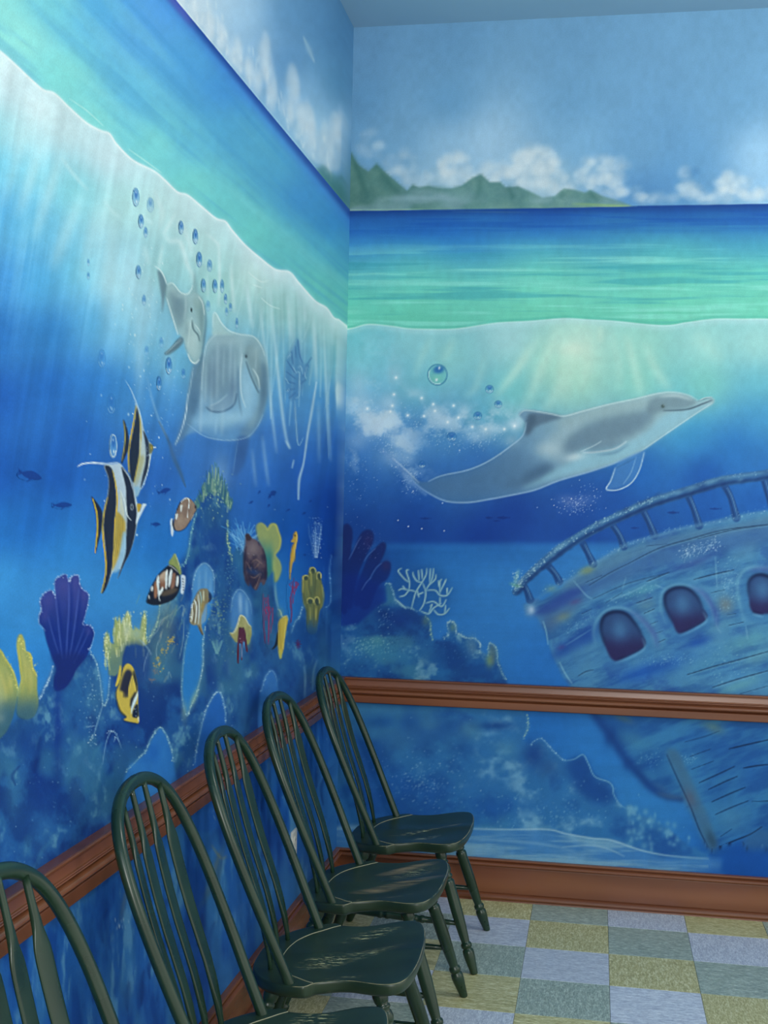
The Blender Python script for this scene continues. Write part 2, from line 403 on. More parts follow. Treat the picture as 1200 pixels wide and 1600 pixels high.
    S.line(XC(458, 790, 430, 960, 402, 1120, 378, 1290, 350, 1400, 345, 1520), 3.4, C(190, 215, 232), .75, 2.5, taper=[.5, 1, .8, .6, 1, .5])
    S.line(XC(600, 770, 585, 840, 594, 960), 3, C(214, 232, 238), .8, 2)
    S.line(XC(265, 1150, 295, 1210), 3, C(190, 212, 226), .6, 2); S.line(XC(318, 1270, 304, 1330), 2.4, C(190, 212, 226), .6, 2)
    for p in [XC(30, 100, 110, 160, 160, 150), XC(110, 260, 170, 310, 230, 330), XC(60, 180, 120, 200)]:
        S.line(p, 1.4, C(236, 246, 244), .5, 1.2)
    # cloudy pale patches behind the pair of dolphins
    for cx, cy, rx, ry, al in [(230, 470, 16, 60, .35), (205, 430, 14, 50, .35), (262, 560, 10, 50, .25), (218, 560, 9, 70, .3), (170, 470, 16, 60, .2), (345, 740, 14, 30, .28)]:
        S.blob(cx, cy, rx, ry, C(200, 228, 240), al)
    flecks(S, 120, 21, ellip(250, 620, 40, 90), C(190, 220, 240), (.15, .7), (.5, .9)); flecks(S, 60, 22, ellip(225, 500, 22, 70), WHITE, (.2, .8), (.5, 1.3), 1.8)
    # ghosted lion fish by the corner
    S.poly(XC(340, 515, 360, 600, 375, 670, 410, 680, 385, 780, 350, 880, 320, 900, 290, 900, 262, 800, 270, 650, 310, 570), C(72, 124, 178), .6, 2.2)
    for p in [XC(340, 520, 352, 620, 372, 670), XC(325, 560, 330, 640), XC(300, 590, 310, 680), XC(270, 650, 330, 740), XC(265, 720, 330, 770), XC(262, 780, 330, 800), XC(265, 840, 325, 830), XC(285, 890, 330, 850), XC(408, 680, 370, 760), XC(430, 630, 390, 690), XC(395, 770, 355, 800)]:
        S.line(p, 1.6, C(52, 98, 158), .55, 1.2)
    for p in [XC(340, 700, 360, 690, 372, 740), XC(320, 740, 350, 730, 345, 860), XC(355, 780, 350, 870, 325, 890), XC(272, 640, 300, 610), XC(262, 760, 285, 800), XC(270, 850, 290, 830), XC(310, 690, 330, 730), XC(400, 690, 385, 740, 395, 770)]:
        S.line(p, 1.2, C(168, 204, 224), .6, 1)
    S.line(XC(318, 880, 325, 1020, 342, 1180), 4, C(96, 146, 196), .6, 2.5); S.line(XC(322, 900, 328, 1020, 344, 1180, 378, 1130), 1.1, C(170, 204, 226), .6, 1)
    S.motif('painted_lionfish', 'faint blue lionfish painted among light shafts near the corner', XC(340, 510, 362, 600, 412, 672, 390, 790, 350, 890, 344, 1180, 315, 900, 262, 900, 258, 760, 268, 640))
    # ------------------------------------------------ pair of dolphins
    A = fr(220, 400, .23758)
    G1, G2, G3 = C(120, 152, 168), C(92, 122, 148), C(206, 226, 228)
    # lower, larger dolphin
    body = A(415, 640, 440, 560, 500, 505, 600, 510, 700, 518, 770, 550, 810, 620, 832, 720, 830, 900, 800, 1050, 745, 1150, 700, 1200, 600, 1215, 480, 1200, 380, 1160, 300, 1180, 220, 1248, 250, 1170, 290, 1040, 310, 900, 345, 740, 400, 690)
    tone = lambda X, Y: C(160, 186, 194) + (C(112, 158, 200) - C(160, 186, 194)) * sstep(560, 690, Y)[..., None]
    S.poly(body, tone, .86, 2.2)
    S.poly(A(345, 720, 410, 640, 400, 820, 395, 900, 360, 1020, 300, 1160, 225, 1240, 260, 1150, 300, 980, 318, 880), C(84, 118, 150), .75, 2.5)
    S.poly(A(430, 640, 500, 560, 600, 560, 640, 700, 625, 840, 560, 950, 470, 960, 410, 880, 415, 740), C(108, 134, 156), .62, 10)
    S.poly(A(690, 700, 760, 800, 780, 920, 740, 1050, 640, 1090, 560, 1130, 400, 1110, 330, 1090, 420, 1030, 600, 1030, 650, 900), C(140, 186, 216), .8, 5)
    S.poly(A(320, 1140, 480, 1160, 640, 1140, 700, 1190, 600, 1212, 480, 1200, 380, 1165), C(96, 148, 198), .6, 4)
    S.poly(A(690, 560, 780, 580, 815, 700, 825, 880, 790, 1060, 700, 1190, 660, 1160, 760, 1010, 785, 880, 760, 760, 720, 700), C(128, 158, 174), .8, 4)
    S.poly(A(800, 700, 830, 760, 828, 920, 790, 1050, 745, 1140, 790, 960, 800, 840), C(78, 110, 138), .6, 3)
    S.poly(A(640, 1190, 710, 1200, 690, 1320, 650, 1420, 605, 1440, 620, 1330), C(58, 96, 156), .75, 2.5)
    S.line(A(640, 1210, 620, 1330, 605, 1440), 1.6, C(120, 160, 205), .35, 1.5)
    S.poly(A(470, 470, 478, 380, 500, 385, 530, 440, 570, 490, 620, 515, 500, 520, 470, 520), C(178, 204, 204), .8, 1.8)
    S.line(A(474, 470, 478, 385, 495, 378, 530, 440, 580, 490, 650, 515, 740, 530, 790, 590, 815, 660), 1.8, C(222, 236, 238), .62, 1.3)
    S.line(A(400, 890, 405, 780, 418, 640, 440, 570, 500, 508), 2, C(206, 224, 232), .5, 2)
    S.poly(A(690, 600, 730, 590, 770, 650, 790, 740, 800, 840, 770, 870, 730, 790, 700, 690), C(128, 152, 162), .85, 2)
    S.line(A(690, 690, 720, 780, 755, 860, 775, 900), 2.6, C(78, 104, 122), .75, 1.6); S.line(A(735, 740, 770, 800, 782, 880), 2.4, C(206, 224, 226), .7, 1.6)
    S.line(A(668, 640, 655, 760, 660, 900, 690, 1000), 2.2, C(214, 232, 238), .6, 1.8); S.line(A(640, 720, 640, 900, 665, 1060), 3, C(84, 116, 146), .55, 2.2)
    S.blob(*A(693, 660)[0], 1.9, 2.6, C(42, 60, 72), .95, 0, 2); S.blob(*A(690, 655)[0], 4, 5, C(84, 104, 116), .4)
    S.poly(A(625, 800, 628, 920, 600, 980, 540, 1020, 470, 1025, 432, 995, 500, 965, 570, 910), C(128, 158, 184), .9, 1.8)
    S.line(A(430, 995, 470, 1022, 540, 1022, 610, 980, 632, 900), 2.4, C(56, 88, 122), .75, 1.8); S.line(A(455, 985, 510, 960, 570, 910), 2, C(170, 196, 212), .7, 1.6)
    S.line(A(310, 900, 295, 1040, 265, 1150, 222, 1248), 1.5, C(214, 232, 242), .85, 1.1); S.line(A(345, 730, 322, 880, 308, 930), 1.2, C(180, 205, 220), .5, 1.2)
    S.line(A(300, 1100, 420, 1185, 560, 1212, 690, 1195, 760, 1130, 805, 1040), 1.2, C(176, 208, 232), .5, 1.4)
    for x0, y0, y1, w_, al in [(505, 560, 960, 5, .42), (548, 600, 860, 3, .25), (592, 540, 900, 4, .32), (470, 640, 1100, 4, .3), (430, 700, 980, 3, .3), (620, 620, 1000, 3, .3), (660, 560, 760, 4, .3), (760, 600, 800, 3, .3), (540, 980, 1180, 5, .3), (400, 820, 1180, 4, .35)]:
        S.line(A(x0, y0, x0 - 4, (y0 + y1) / 2, x0 - 8, y1), w_, C(186, 208, 220), al, w_)
    S.line(A(405, 900, 395, 1040, 390, 1160), 3, C(150, 190, 220), .4, 3); S.line(A(500, 1040, 490, 1180), 4, C(170, 206, 230), .4, 3)
    S.line(A(120, 1090, 180, 1210, 220, 1330, 262, 1430, 295, 1520), 5.5, C(62, 96, 134), .75, 3, taper=[.25, .6, 1, .9, .2])
    S.line(A(40, 790, 80, 960, 125, 1090, 175, 1200), 3.2, C(150, 188, 222), .4, 3)
    S.poly(A(190, 1230, 230, 1240, 290, 1180, 270, 1300, 215, 1340), C(70, 112, 170), .5, 3)
    for cx, cy, rx, ry, c, al in [(760, 620, 40, 60, C(168, 190, 194), .5), (800, 860, 22, 120, C(70, 100, 130), .45), (560, 560, 110, 36, C(170, 192, 200), .45), (470, 800, 40, 120, C(86, 112, 140), .4), (600, 860, 30, 90, C(78, 106, 138), .4), (700, 900, 40, 120, C(176, 208, 226), .45), (600, 1060, 120, 40, C(176, 212, 232), .5), (430, 1080, 90, 36, C(150, 190, 222), .45), (350, 960, 34, 110, C(70, 104, 140), .5), (270, 1150, 30, 60, C(86, 126, 172), .4), (690, 1150, 60, 30, C(78, 120, 168), .45), (670, 1290, 26, 70, C(50, 88, 148), .45)]:
        S.blob(*A(cx, cy)[0], rx * .2376, ry * .2376, c, al)
    S.motif('painted_dolphin', 'larger grey dolphin painted curling downward below its mate', body)
    # upper, smaller dolphin
    up = A(165, 190, 205, 180, 260, 240, 310, 250, 345, 215, 352, 120, 372, 240, 405, 280, 420, 380, 415, 520, 395, 660, 350, 712, 310, 640, 275, 545, 240, 500, 205, 390, 165, 270)
    S.poly(up, C(158, 184, 188), .86, 1.8)
    S.poly(A(185, 240, 250, 250, 300, 300, 290, 400, 250, 480, 210, 380), C(108, 132, 146), .65, 4)
    S.poly(A(345, 290, 400, 300, 410, 420, 400, 560, 380, 640, 390, 500, 370, 380), C(132, 160, 162), .8, 3)
    S.poly(A(300, 420, 350, 440, 380, 560, 370, 660, 330, 660, 290, 560), C(172, 196, 198), .75, 3)
    S.line(A(410, 300, 428, 420, 415, 560, 395, 690, 350, 830), 3, C(92, 122, 136), .6, 2.4)
    S.poly(A(110, 90, 150, 130, 168, 185, 160, 260, 150, 330, 140, 370, 138, 280, 120, 170), C(104, 128, 142), .85, 1.6)
    S.line(A(90, 65, 130, 95, 155, 140, 170, 185), 1.6, C(222, 236, 238), .8, 1.2)
    S.poly(A(275, 540, 250, 540, 200, 600, 158, 642, 185, 645, 240, 610, 275, 570), C(92, 114, 128), .9, 1.3)
    S.line(A(160, 642, 215, 590, 265, 548), 1.2, C(196, 214, 218), .5, 1)
    S.line(A(172, 190, 210, 180, 260, 238, 305, 250, 335, 215, 340, 190), 1.5, C(224, 238, 238), .8, 1.1); S.line(A(168, 270, 205, 390, 245, 520), 1.5, C(214, 232, 236), .8, 1.1)
    S.poly(A(342, 60, 352, 120, 350, 230, 372, 240, 368, 150), C(120, 160, 168), .55, 2)
    S.line(A(378, 265, 405, 310, 418, 390), 1.8, C(222, 236, 234), .75, 1.3); S.line(A(308, 640, 330, 690, 360, 705, 385, 680), 1.8, C(232, 242, 242), .8, 1.3)
    S.line(A(335, 420, 345, 480, 375, 520, 385, 560), 2.2, C(78, 102, 112), .8, 1.3); S.line(A(355, 450, 385, 490, 390, 520), 1.5, C(206, 222, 222), .7, 1.1)
    S.line(A(335, 400, 318, 500, 310, 600), 1.8, C(200, 220, 222), .5, 1.6)
    S.blob(*A(332, 355)[0], 1.5, 3.4, C(34, 48, 56), .95, 0, 2); S.line(A(292, 250, 295, 330, 285, 420), 3, C(196, 216, 220), .35, 3)
    for cx, cy, rx, ry, c, al in [(240, 330, 34, 70, C(100, 124, 140), .4), (400, 420, 16, 110, C(100, 130, 140), .45), (340, 560, 30, 60, C(188, 208, 210), .45), (260, 260, 40, 20, C(176, 198, 202), .4), (370, 300, 24, 30, C(168, 192, 192), .4), (215, 230, 20, 26, C(170, 192, 196), .35), (300, 480, 16, 50, C(120, 146, 156), .4)]:
        S.blob(*A(cx, cy)[0], rx * .2376, ry * .2376, c, al)
    S.motif('painted_dolphin', 'smaller grey dolphin painted with lifted tail above its mate', up)
    S.motif('painted_flipper', 'short dark flipper of the smaller painted dolphin', A(275, 540, 250, 540, 200, 600, 158, 642, 185, 645, 240, 610, 275, 570))
    # bubbles
    for x, y, rx, ry, al in [(212, 308, 5, 14, .9), (235, 320, 5, 11, .5), (220, 346, 3.8, 10.5, .9), (227.5, 363, 2.6, 8, .7), (282.5, 355.5, 3.6, 10, .9), (305, 369.5, 3.6, 11.5, 1), (311, 405.5, 4, 11.5, 1), (327.5, 415, 3.4, 9, .7), (317.5, 446, 3.4, 10, .8), (335.5, 447, 3.4, 10, .9),
                          (347, 447, 2.6, 10, .7), (352.5, 467, 2, 7.5, .8), (325, 478, 3.2, 8, .4), (216, 425, 3.6, 10, .8), (360, 480, 2, 6, .6), (354, 487, 2, 6, .5), (263.5, 571.5, 4.6, 13, 1), (286.5, 584, 2.8, 7.5, .6), (248, 599, 3.4, 11, .8), (138, 410, 1.6, 5, .5), (138, 431, 1.8, 5, .5),
                          (174, 631, 6.5, 16, .45), (159, 560, 5.5, 14, .45), (225, 469, 2.6, 8, .6), (370, 505, 1.8, 8, .6), (252, 535, 3, 8, .4), (229, 548, 3, 7, .4)]:
        bubble(S, x, y, rx, ry, al)
        if ry > 9 and al > .7:
            S.motif('painted_bubble', None, [(x + rx * math.cos(t), y + ry * math.sin(t)) for t in np.linspace(0, 6.2832, 10, endpoint=False)])
    S.blob(176.5, 697, 6, 17, C(110, 170, 222), .5, 0, 2.5); bubble(S, 176.5, 697, 5.6, 17.5, .9, C(100, 165, 220)); S.line(fr(176.5, 697, 1)(-5.4, 0, -3.4, -14, 0, -17.5, 3.6, -14, 5.6, 0, 3.6, 14, 0, 17.5, -3.6, 14, -5.4, 0), 1.2, WHITE, .7, 1)
    S.motif('painted_bubble', None, [(176.5 + 5.8 * math.cos(t), 697 + 17.5 * math.sin(t)) for t in np.linspace(0, 6.2832, 10, endpoint=False)])
    flecks(S, 26, 33, lambda r: (130 + 140 * r.rand(), 590 + 340 * r.rand()), WHITE, (.4, .95), (.6, 1.2), 1.5)
    flecks(S, 16, 34, lambda r: (380 + 140 * r.rand(), 780 + 150 * r.rand()), WHITE, (.3, .8), (.5, 1))
    # far silhouettes of fish
    for x, y, l, h, r in [(46, 742, 40, 15, .25), (96, 789, 32, 10, -.05), (256, 767, 22, 8, -.35), (243, 819, 16, 7, 0), (392, 785, 9, 3.5, -.6), (421, 776, 8, 4, -1), (426, 771, 13, 9, -.6), (405, 769, 7, 3, -1), (420, 790, 7, 3, -1), (450, 797, 8, 3, -.6), (475, 802, 7, 4, -.6), (485, 783, 6, 3, -.6), (476, 867, 5, 4, 0)]:
        darkfish(S, x, y, l, h, r, C(20, 58, 138), .85)
        if l > 20:
            S.motif('painted_fish', 'dark blue silhouette of a small distant painted fish', [(x + l * .5 * math.cos(t), y + h * .6 * math.sin(t)) for t in np.linspace(0, 6.2832, 9, endpoint=False)])
    # ------------------------------------------------ reef
    R1 = rock(C(18, 54, 124), C(34, 86, 152), C(96, 150, 184), C(54, 112, 152), 11, 30, 50)
    R2 = rock(C(18, 56, 130), C(34, 84, 150), C(110, 160, 184), C(66, 122, 148), 23, 20, 44)
    rockpoly = [(-75, 1160), (-20, 1150), (20, 1130), (55, 1096), (72, 1068), (84, 1040), (100, 1030), (128, 1024), (142, 1021), (152, 1036), (158, 1066), (161, 1100), (167, 1096), (171, 1066), (172, 1040), (176, 1010), (196, 985), (210, 1000), (228, 1003), (240, 988), (248, 962), (251, 940),
                (262, 925), (282, 888), (291, 878), (296, 858), (300, 828), (307, 798), (314, 776), (330, 750), (340, 742), (352, 770), (357, 815), (357, 845), (362, 868), (372, 850), (400, 840), (424, 860), (427, 909), (433, 946), (440, 975), (448, 965), (455, 982), (461, 971), (470, 962), (475, 930), (500, 930),
                (507, 948), (515, 945), (517, 925), (519, 868), (526, 846), (545, 820), (575, 900), (575, 1700), (575, 2340), (-75, 2340)]
    S.poly(rockpoly, R1, .96, 2.4, False)
    S.poly([(280, 890), (296, 858), (307, 798), (330, 755), (352, 775), (358, 850), (375, 900), (395, 980), (400, 1120), (330, 1120), (300, 1000)], R2, .75, 4)
    # tone shifts across the reef (pigment, not shade): green, violet and pale passages
    for cx, cy, rx, ry, c, al in [(240, 1010, 30, 60, C(92, 128, 132), .6), (262, 970, 14, 40, C(104, 126, 128), .55), (310, 960, 6, 40, C(44, 96, 150), .3), (335, 850, 16, 30, C(24, 62, 140), .7), (335, 800, 18, 30, C(48, 92, 132), .5), (350, 960, 14, 60, C(52, 100, 140), .4), (365, 1010, 12, 30, C(74, 122, 142), .5),
                                  (410, 930, 18, 50, C(70, 130, 150), .5), (385, 960, 10, 40, C(46, 100, 160), .4), (420, 990, 12, 40, C(96, 150, 160), .4), (480, 1000, 14, 30, C(20, 62, 130), .6), (505, 1010, 12, 40, C(60, 120, 155), .5), (525, 1000, 10, 50, C(30, 90, 165), .5), (530, 900, 9, 60, C(20, 62, 148), .7),
                                  (120, 1080, 30, 40, C(44, 104, 160), .6), (150, 1090, 14, 50, C(70, 124, 160), .5), (90, 1130, 8, 70, C(16, 50, 136), .7), (40, 1160, 40, 25, C(20, 62, 136), .7), (200, 1140, 20, 50, C(20, 62, 136), .6), (20, 1230, 16, 60, C(66, 126, 160), .45), (60, 1300, 26, 50, C(52, 112, 172), .5),
                                  (10, 1340, 22, 40, C(34, 96, 176), .6), (90, 1220, 12, 30, C(18, 56, 128), .7), (120, 1230, 14, 40, C(66, 118, 152), .4), (150, 1260, 22, 26, C(58, 116, 160), .45), (64, 1240, 16, 40, C(20, 60, 140), .5), (270, 1230, 20, 30, C(18, 56, 128), .6), (380, 1100, 12, 60, C(64, 124, 160), .5), (400, 1120, 10, 50, C(24, 70, 140), .5),
                                  (360, 1060, 10, 40, C(58, 112, 150), .5), (330, 1050, 10, 30, C(22, 58, 130), .6), (470, 1060, 16, 36, C(40, 92, 156), .5), (440, 1010, 10, 40, C(84, 140, 160), .35)]:
        S.blob(cx, cy, rx, ry, c, al)
    S.over(*(lambda w: (w[0], rock(C(24, 76, 158), C(36, 98, 178), C(84, 144, 196), C(56, 120, 182), 41, 20, 100)(w[1], w[2]), sstep(0, 30, w[2] - (1395 - (w[1]) * .64)) * .95))(S.win(-70, 1060, 566, 2340)))
    rr = np.random.RandomState(77)
    for k in range(90):       # brushy strokes in the rocks
        px = rr.rand() * 540; py = 1040 + rr.rand() * 520
        if py < 1010 + max(0, 60 - px * .2): continue
        dx = rr.randn() * 5; L = 14 + 30 * rr.rand()
        S.line([(px, py), (px + dx, py - L * .6), (px + dx * 1.6 + 6, py - L)], 4 + 7 * rr.rand(), C(70 + 30 * rr.rand(), 128 + 24 * rr.rand(), 172 + 14 * rr.rand()), .08 + .13 * rr.rand(), 6, taper=[.3, 1, .3])
    for k in range(60):
        px = rr.rand() * 540; py = 1120 + rr.rand() * 460; L = 20 + 40 * rr.rand()
        S.line([(px, py), (px + 3 * rr.randn(), py - L * .5), (px + 5 + 3 * rr.randn(), py - L)], 4 + 8 * rr.rand(), C(14, 46, 112), .2 + .24 * rr.rand(), 6, taper=[.3, 1, .3])
    flecks(S, 260, 78, lambda r: (r.rand() * 520, 1060 + r.rand() * 340), C(150, 190, 214), (.15, .6), (.5, 1.1))
    # openings with open water seen through the reef
    op = [(320, 881), (330, 890), (334, 905), (333, 935), (328, 960), (321, 978), (318, 1000), (316, 1040), (308, 1080), (300, 1100), (292, 1119), (286, 1098), (284, 1060), (286, 1030), (292, 1000), (297, 975), (299, 940), (302, 905), (308, 888)]
    S.poly(op, lambda X, Y: C(84, 146, 204) + (C(44, 126, 200) - C(84, 146, 204)) * sstep(900, 1000, Y)[..., None], .95, 1.6)
    for p in [[(312, 890), (310, 940)], [(322, 886), (321, 935)], [(329, 900), (328, 940)]]:
        S.line(p, 4, C(130, 180, 220), .4, 3)
    fringe(S, [(300, 925), (303, 903), (309, 888), (320, 880), (331, 890), (335, 908), (334, 930)], 51, C(170, 205, 225), C(120, 170, 205), 1.0, 14)
    fringe(S, [(321, 978), (317, 1008), (317, 1040), (308, 1080), (299, 1102), (293, 1119)], 52, C(196, 222, 226), C(120, 165, 175), 1.3, 60)
    S.blob(303, 1092, 5, 16, C(150, 180, 160), .6, .35); S.blob(288, 1112, 5, 16, C(140, 172, 160), .6)
    fringe(S, [(296, 985), (290, 1008), (286, 1040), (284, 1080), (287, 1104), (292, 1120)], 53, C(150, 186, 206), C(96, 140, 160), .9, 30)
    op2 = [(374, 921), (384, 928), (392, 943), (394, 975), (392, 1000), (380, 1012), (366, 1000), (360, 975), (361, 943), (366, 928)]
    S.poly(op2, C(84, 142, 202), .85, 3)
    S.line([(375, 925), (376, 962)], 5, C(170, 204, 232), .6, 3); S.line([(385, 932), (386, 970)], 4, C(140, 186, 222), .5, 3)
    fringe(S, [(361, 955), (363, 938), (368, 926), (374, 921), (382, 926), (391, 942), (393, 960)], 54, C(150, 190, 220), C(110, 160, 205), .9, 6)
    op3 = [(341, 1081), (348, 1092), (352, 1112), (353, 1140), (350, 1200), (340, 1290), (296, 1290), (300, 1210), (308, 1166), (320, 1116), (332, 1090)]
    S.poly(op3, lambda X, Y: C(40, 104, 188) + (C(34, 92, 172) - C(40, 104, 188)) * sstep(1080, 1200, Y)[..., None], .95, 1.8)
    fringe(S, [(304, 1195), (308, 1166), (320, 1116), (331, 1091), (341, 1081), (348, 1091), (352, 1112), (353, 1130)], 55, C(176, 208, 226), C(110, 165, 205), 1.2, 60)
    op4 = [(424, 1048), (430, 1054), (433, 1066), (434, 1090), (432, 1150), (405, 1150), (406, 1090), (410, 1074), (416, 1056)]
    S.poly(op4, C(56, 118, 192), .9, 2); fringe(S, [(408, 1082), (411, 1070), (416, 1056), (424, 1048), (430, 1054), (433, 1066)], 56, C(140, 184, 222), C(96, 152, 208), 1.1, 12)
    op5 = [(249, 1137), (258, 1145), (265, 1162), (272, 1195), (278, 1290), (180, 1290), (199, 1204), (212, 1190), (227, 1174), (236, 1154)]
    S.poly(op5, lambda X, Y: C(34, 100, 186) + (C(60, 136, 206) - C(34, 100, 186)) * vnoise(X, Y, 26, 40, 14, 3)[..., None], .95, 1.8)
    fringe(S, [(197, 1206), (212, 1190), (227, 1174), (236, 1154), (249, 1137), (258, 1145), (266, 1164), (272, 1192)], 57, C(170, 206, 216), C(96, 150, 176), 1.3, 70)
    for nm, o in [('first', op), ('second', op3), ('third', op5)]:
        pass
    # pale reef edges
    fringe(S, [(62, 1092), (70, 1075), (78, 1058), (83, 1040)], 61, C(190, 215, 235), C(120, 170, 215), 1.4, 60)
    fringe(S, [(142, 1021), (150, 1034), (156, 1060), (161, 1100), (167, 1096), (171, 1070), (172, 1048)], 62, C(180, 208, 220), C(90, 140, 170), 1.2, 50)
    S.line([(161, 1100), (152, 1130), (146, 1152)], 1.6, C(150, 185, 210), .5, 1.4); S.line([(134, 1136), (150, 1134)], 1.2, C(170, 200, 220), .5, 1)
    flecks(S, 60, 63, ellip(142, 1085, 8, 22), C(160, 196, 214), (.2, .7), (.6, 1.3)); flecks(S, 30, 64, ellip(145, 1155, 3, 8), WHITE, (.3, .8), (.5, 1))
    S.line([(160, 1195), (166, 1160), (174, 1143), (182, 1148), (190, 1170)], 1.2, C(150, 186, 214), .55, 1); S.line([(178, 1160), (181, 1152), (187, 1160)], 1, C(150, 186, 214), .6, 1)
    flecks(S, 22, 65, along([(168, 1146), (176, 1142), (184, 1150)], 1.5), C(190, 214, 228), (.4, .9), (.5, 1))
    for p in [[(232, 1000), (246, 985), (252, 970), (268, 960)], [(248, 1000), (244, 1020), (250, 1040)], [(276, 955), (284, 946), (287, 950), (284, 970)], [(288, 965), (286, 1000), (280, 1030)], [(226, 1060), (230, 1030), (236, 1020)], [(262, 1062), (264, 1050), (268, 1060)]]:
        S.line(p, 1.2, C(150, 176, 184), .5, 1.1)
    for k in range(40):
        px, py = 240 + rr.randn() * 18 + 16, 985 + rr.randn() * 28; L = 8 + 10 * rr.rand()
        S.line([(px, py), (px + L * .35 + rr.randn() * 2, py - L)], 1 + rr.rand() * 2, C(118 + 40 * rr.rand(), 150 + 20 * rr.rand(), 150), .35, 1.4)
    flecks(S, 90, 66, along([(246, 1040), (254, 1020), (264, 1004), (270, 1000)], 3.2), C(196, 166, 84), (.3, .9), (.7, 1.5))
    flecks(S, 40, 67, along([(238, 1062), (243, 1050)], 3), C(150, 120, 110), (.2, .5), (.8, 1.6))
    fringe(S, [(228, 1003), (238, 990), (244, 978), (248, 962), (250, 945)], 68, C(176, 198, 176), C(110, 150, 150), 1.1, 40)
    fringe(S, [(282, 886), (290, 878), (295, 860), (299, 832), (303, 815), (308, 798)], 69, C(150, 196, 200), C(80, 140, 160), 1.2, 50)
    fringe(S, [(355, 812), (356, 830), (355, 845), (359, 860), (362, 876)], 70, C(196, 214, 160), C(100, 150, 140), 1.3, 50)
    flecks(S, 120, 71, ellip(345, 985, 10, 26), C(120, 160, 150), (.15, .55), (.6, 1.4)); flecks(S, 60, 72, ellip(338, 950, 8, 12), C(150, 170, 120), (.2, .6), (.7, 1.6)); flecks(S, 60, 73, ellip(360, 900, 6, 22), C(130, 175, 170), (.2, .6), (.6, 1.3))
    for k in range(26):
        t = -1.9 + k * .11; px, py = 339 + rr.randn(), 1016
        S.line([(px, py + 6), (px + math.sin(t + 0.5) * 9, py - 14 - 8 * math.cos(t + .5) * rr.rand())], 1.1, C(110, 160, 176), .35, 1.2)
    # sea plant on the tallest pinnacle
    for k in range(150):
        t = rr.rand(); px = 306 + 54 * t; base = 800 - 26 * math.sin(math.pi * t) - 10 * rr.rand(); L = (12 + 34 * math.sin(math.pi * min(1, t * .93)) ** 2) * (.4 + .6 * rr.rand())
        cc = [C(62, 112, 118), C(84, 132, 122), C(150, 178, 150), C(44, 88, 128)][rr.randint(4)]
        S.line([(px, base), (px + (t - .5) * 5, base - L * .6), (px + (t - .5) * 8 + rr.randn(), base - L)], 2.0, cc, .5, 1.2, taper=[1, .8, .3])
    for px, py in [(337, 730), (326, 738), (345, 752), (356, 782), (331, 748), (341, 740), (318, 766)]:
        S.line([(px - 1, py + 18), (px, py + 6), (px, py)], 2.2, C(170, 190, 160), .6, 1.2, taper=[.6, 1, .3])
    flecks(S, 110, 74, ellip(333, 775, 14, 18), C(170, 196, 160), (.25, .8), (.5, 1.1), 1.6)
    S.motif('painted_sea_plant', 'spiky grey-green sea plant painted atop the tallest reef pinnacle', [(306, 800), (312, 775), (325, 738), (337, 728), (347, 748), (360, 785), (357, 805), (335, 792)])
    # violet fan coral
    E_ = fr(0, 880, .18744)
    fan = E_(455, 150, 500, 110, 548, 92, 570, 130, 600, 110, 650, 100, 665, 160, 690, 220, 735, 250, 735, 330, 715, 420, 700, 500, 750, 520, 785, 580, 760, 680, 720, 780, 640, 880, 600, 960, 540, 1040, 460, 1060, 450, 960, 470, 880, 430, 780, 390, 660, 360, 540, 325, 500, 325, 430, 345, 390, 330, 320, 370, 250, 430, 225, 460, 260)
    S.poly(fan, lambda X, Y: C(58, 68, 148) + (C(22, 46, 128) - C(58, 68, 148)) * sstep(915, 1000, Y)[..., None], .97, 1.0)
    for p, al in [(E_(460, 260, 480, 450, 500, 640, 520, 800), .6), (E_(570, 140, 575, 350, 560, 600, 550, 800), .65), (E_(660, 200, 640, 380, 610, 600, 575, 800), .6), (E_(400, 440, 440, 600, 490, 760), .45), (E_(745, 560, 680, 700, 610, 840), .45), (E_(700, 540, 650, 680, 600, 800), .4)]:
        S.line(p, 2.4, C(84, 106, 190), al * .8, 2)
        S.line([(x + 4, y) for x, y in p], 4, C(18, 42, 132), al * .8, 3)
    for cx, cy, rx, ry in [(100, 915, 7, 12), (117, 910, 5, 12), (75, 940, 8, 12), (130, 930, 5, 10), (70, 962, 6, 10), (138, 985, 6, 8)]:
        S.blob(cx, cy, rx, ry, C(78, 76, 150), .4)
    S.poly(E_(440, 760, 700, 760, 640, 890, 590, 990, 500, 1060, 455, 1040, 470, 880), C(26, 40, 108), .6, 4)
    edge = E_(375, 560, 325, 500, 325, 430, 345, 390, 332, 310, 370, 250, 430, 225, 458, 270, 455, 150, 500, 110, 548, 92, 575, 150, 600, 110, 655, 100, 665, 180, 690, 220, 738, 260, 735, 330, 712, 430, 690, 510, 750, 520, 785, 580, 765, 680, 740, 720)
    S.line(edge, 1.2, C(150, 180, 232), .42, 1); flecks(S, 160, 81, along(edge, 1.0), C(196, 214, 244), (.3, .95), (.5, 1.1))
    S.motif('painted_fan_coral', 'violet blue fan coral painted beside the yellow corals', fan)
    # yellow finger corals at the near end
    ycol = lambda X, Y: (lambda c: c + (C(86, 124, 112) - c) * sstep(1068, 1130, Y)[..., None])(C(194, 180, 88) + (C(142, 156, 96) - C(194, 180, 88)) * vnoise(X, Y, 12, 30, 6, 4)[..., None])
    fin1 = E_(-120, 640, 0, 715, 50, 800, 105, 890, 135, 980, 150, 1060, 130, 1200, 90, 1330, 20, 1440, -120, 1480)
    fin2 = E_(150, 610, 178, 592, 200, 640, 212, 730, 240, 745, 262, 770, 275, 870, 305, 930, 310, 1060, 320, 1180, 280, 1280, 200, 1300, 140, 1260, 140, 1140, 165, 1030, 180, 960, 165, 860, 150, 760, 142, 680)
    for f_ in (fin1, fin2):
        S.poly(f_, ycol, .97, 1.2)
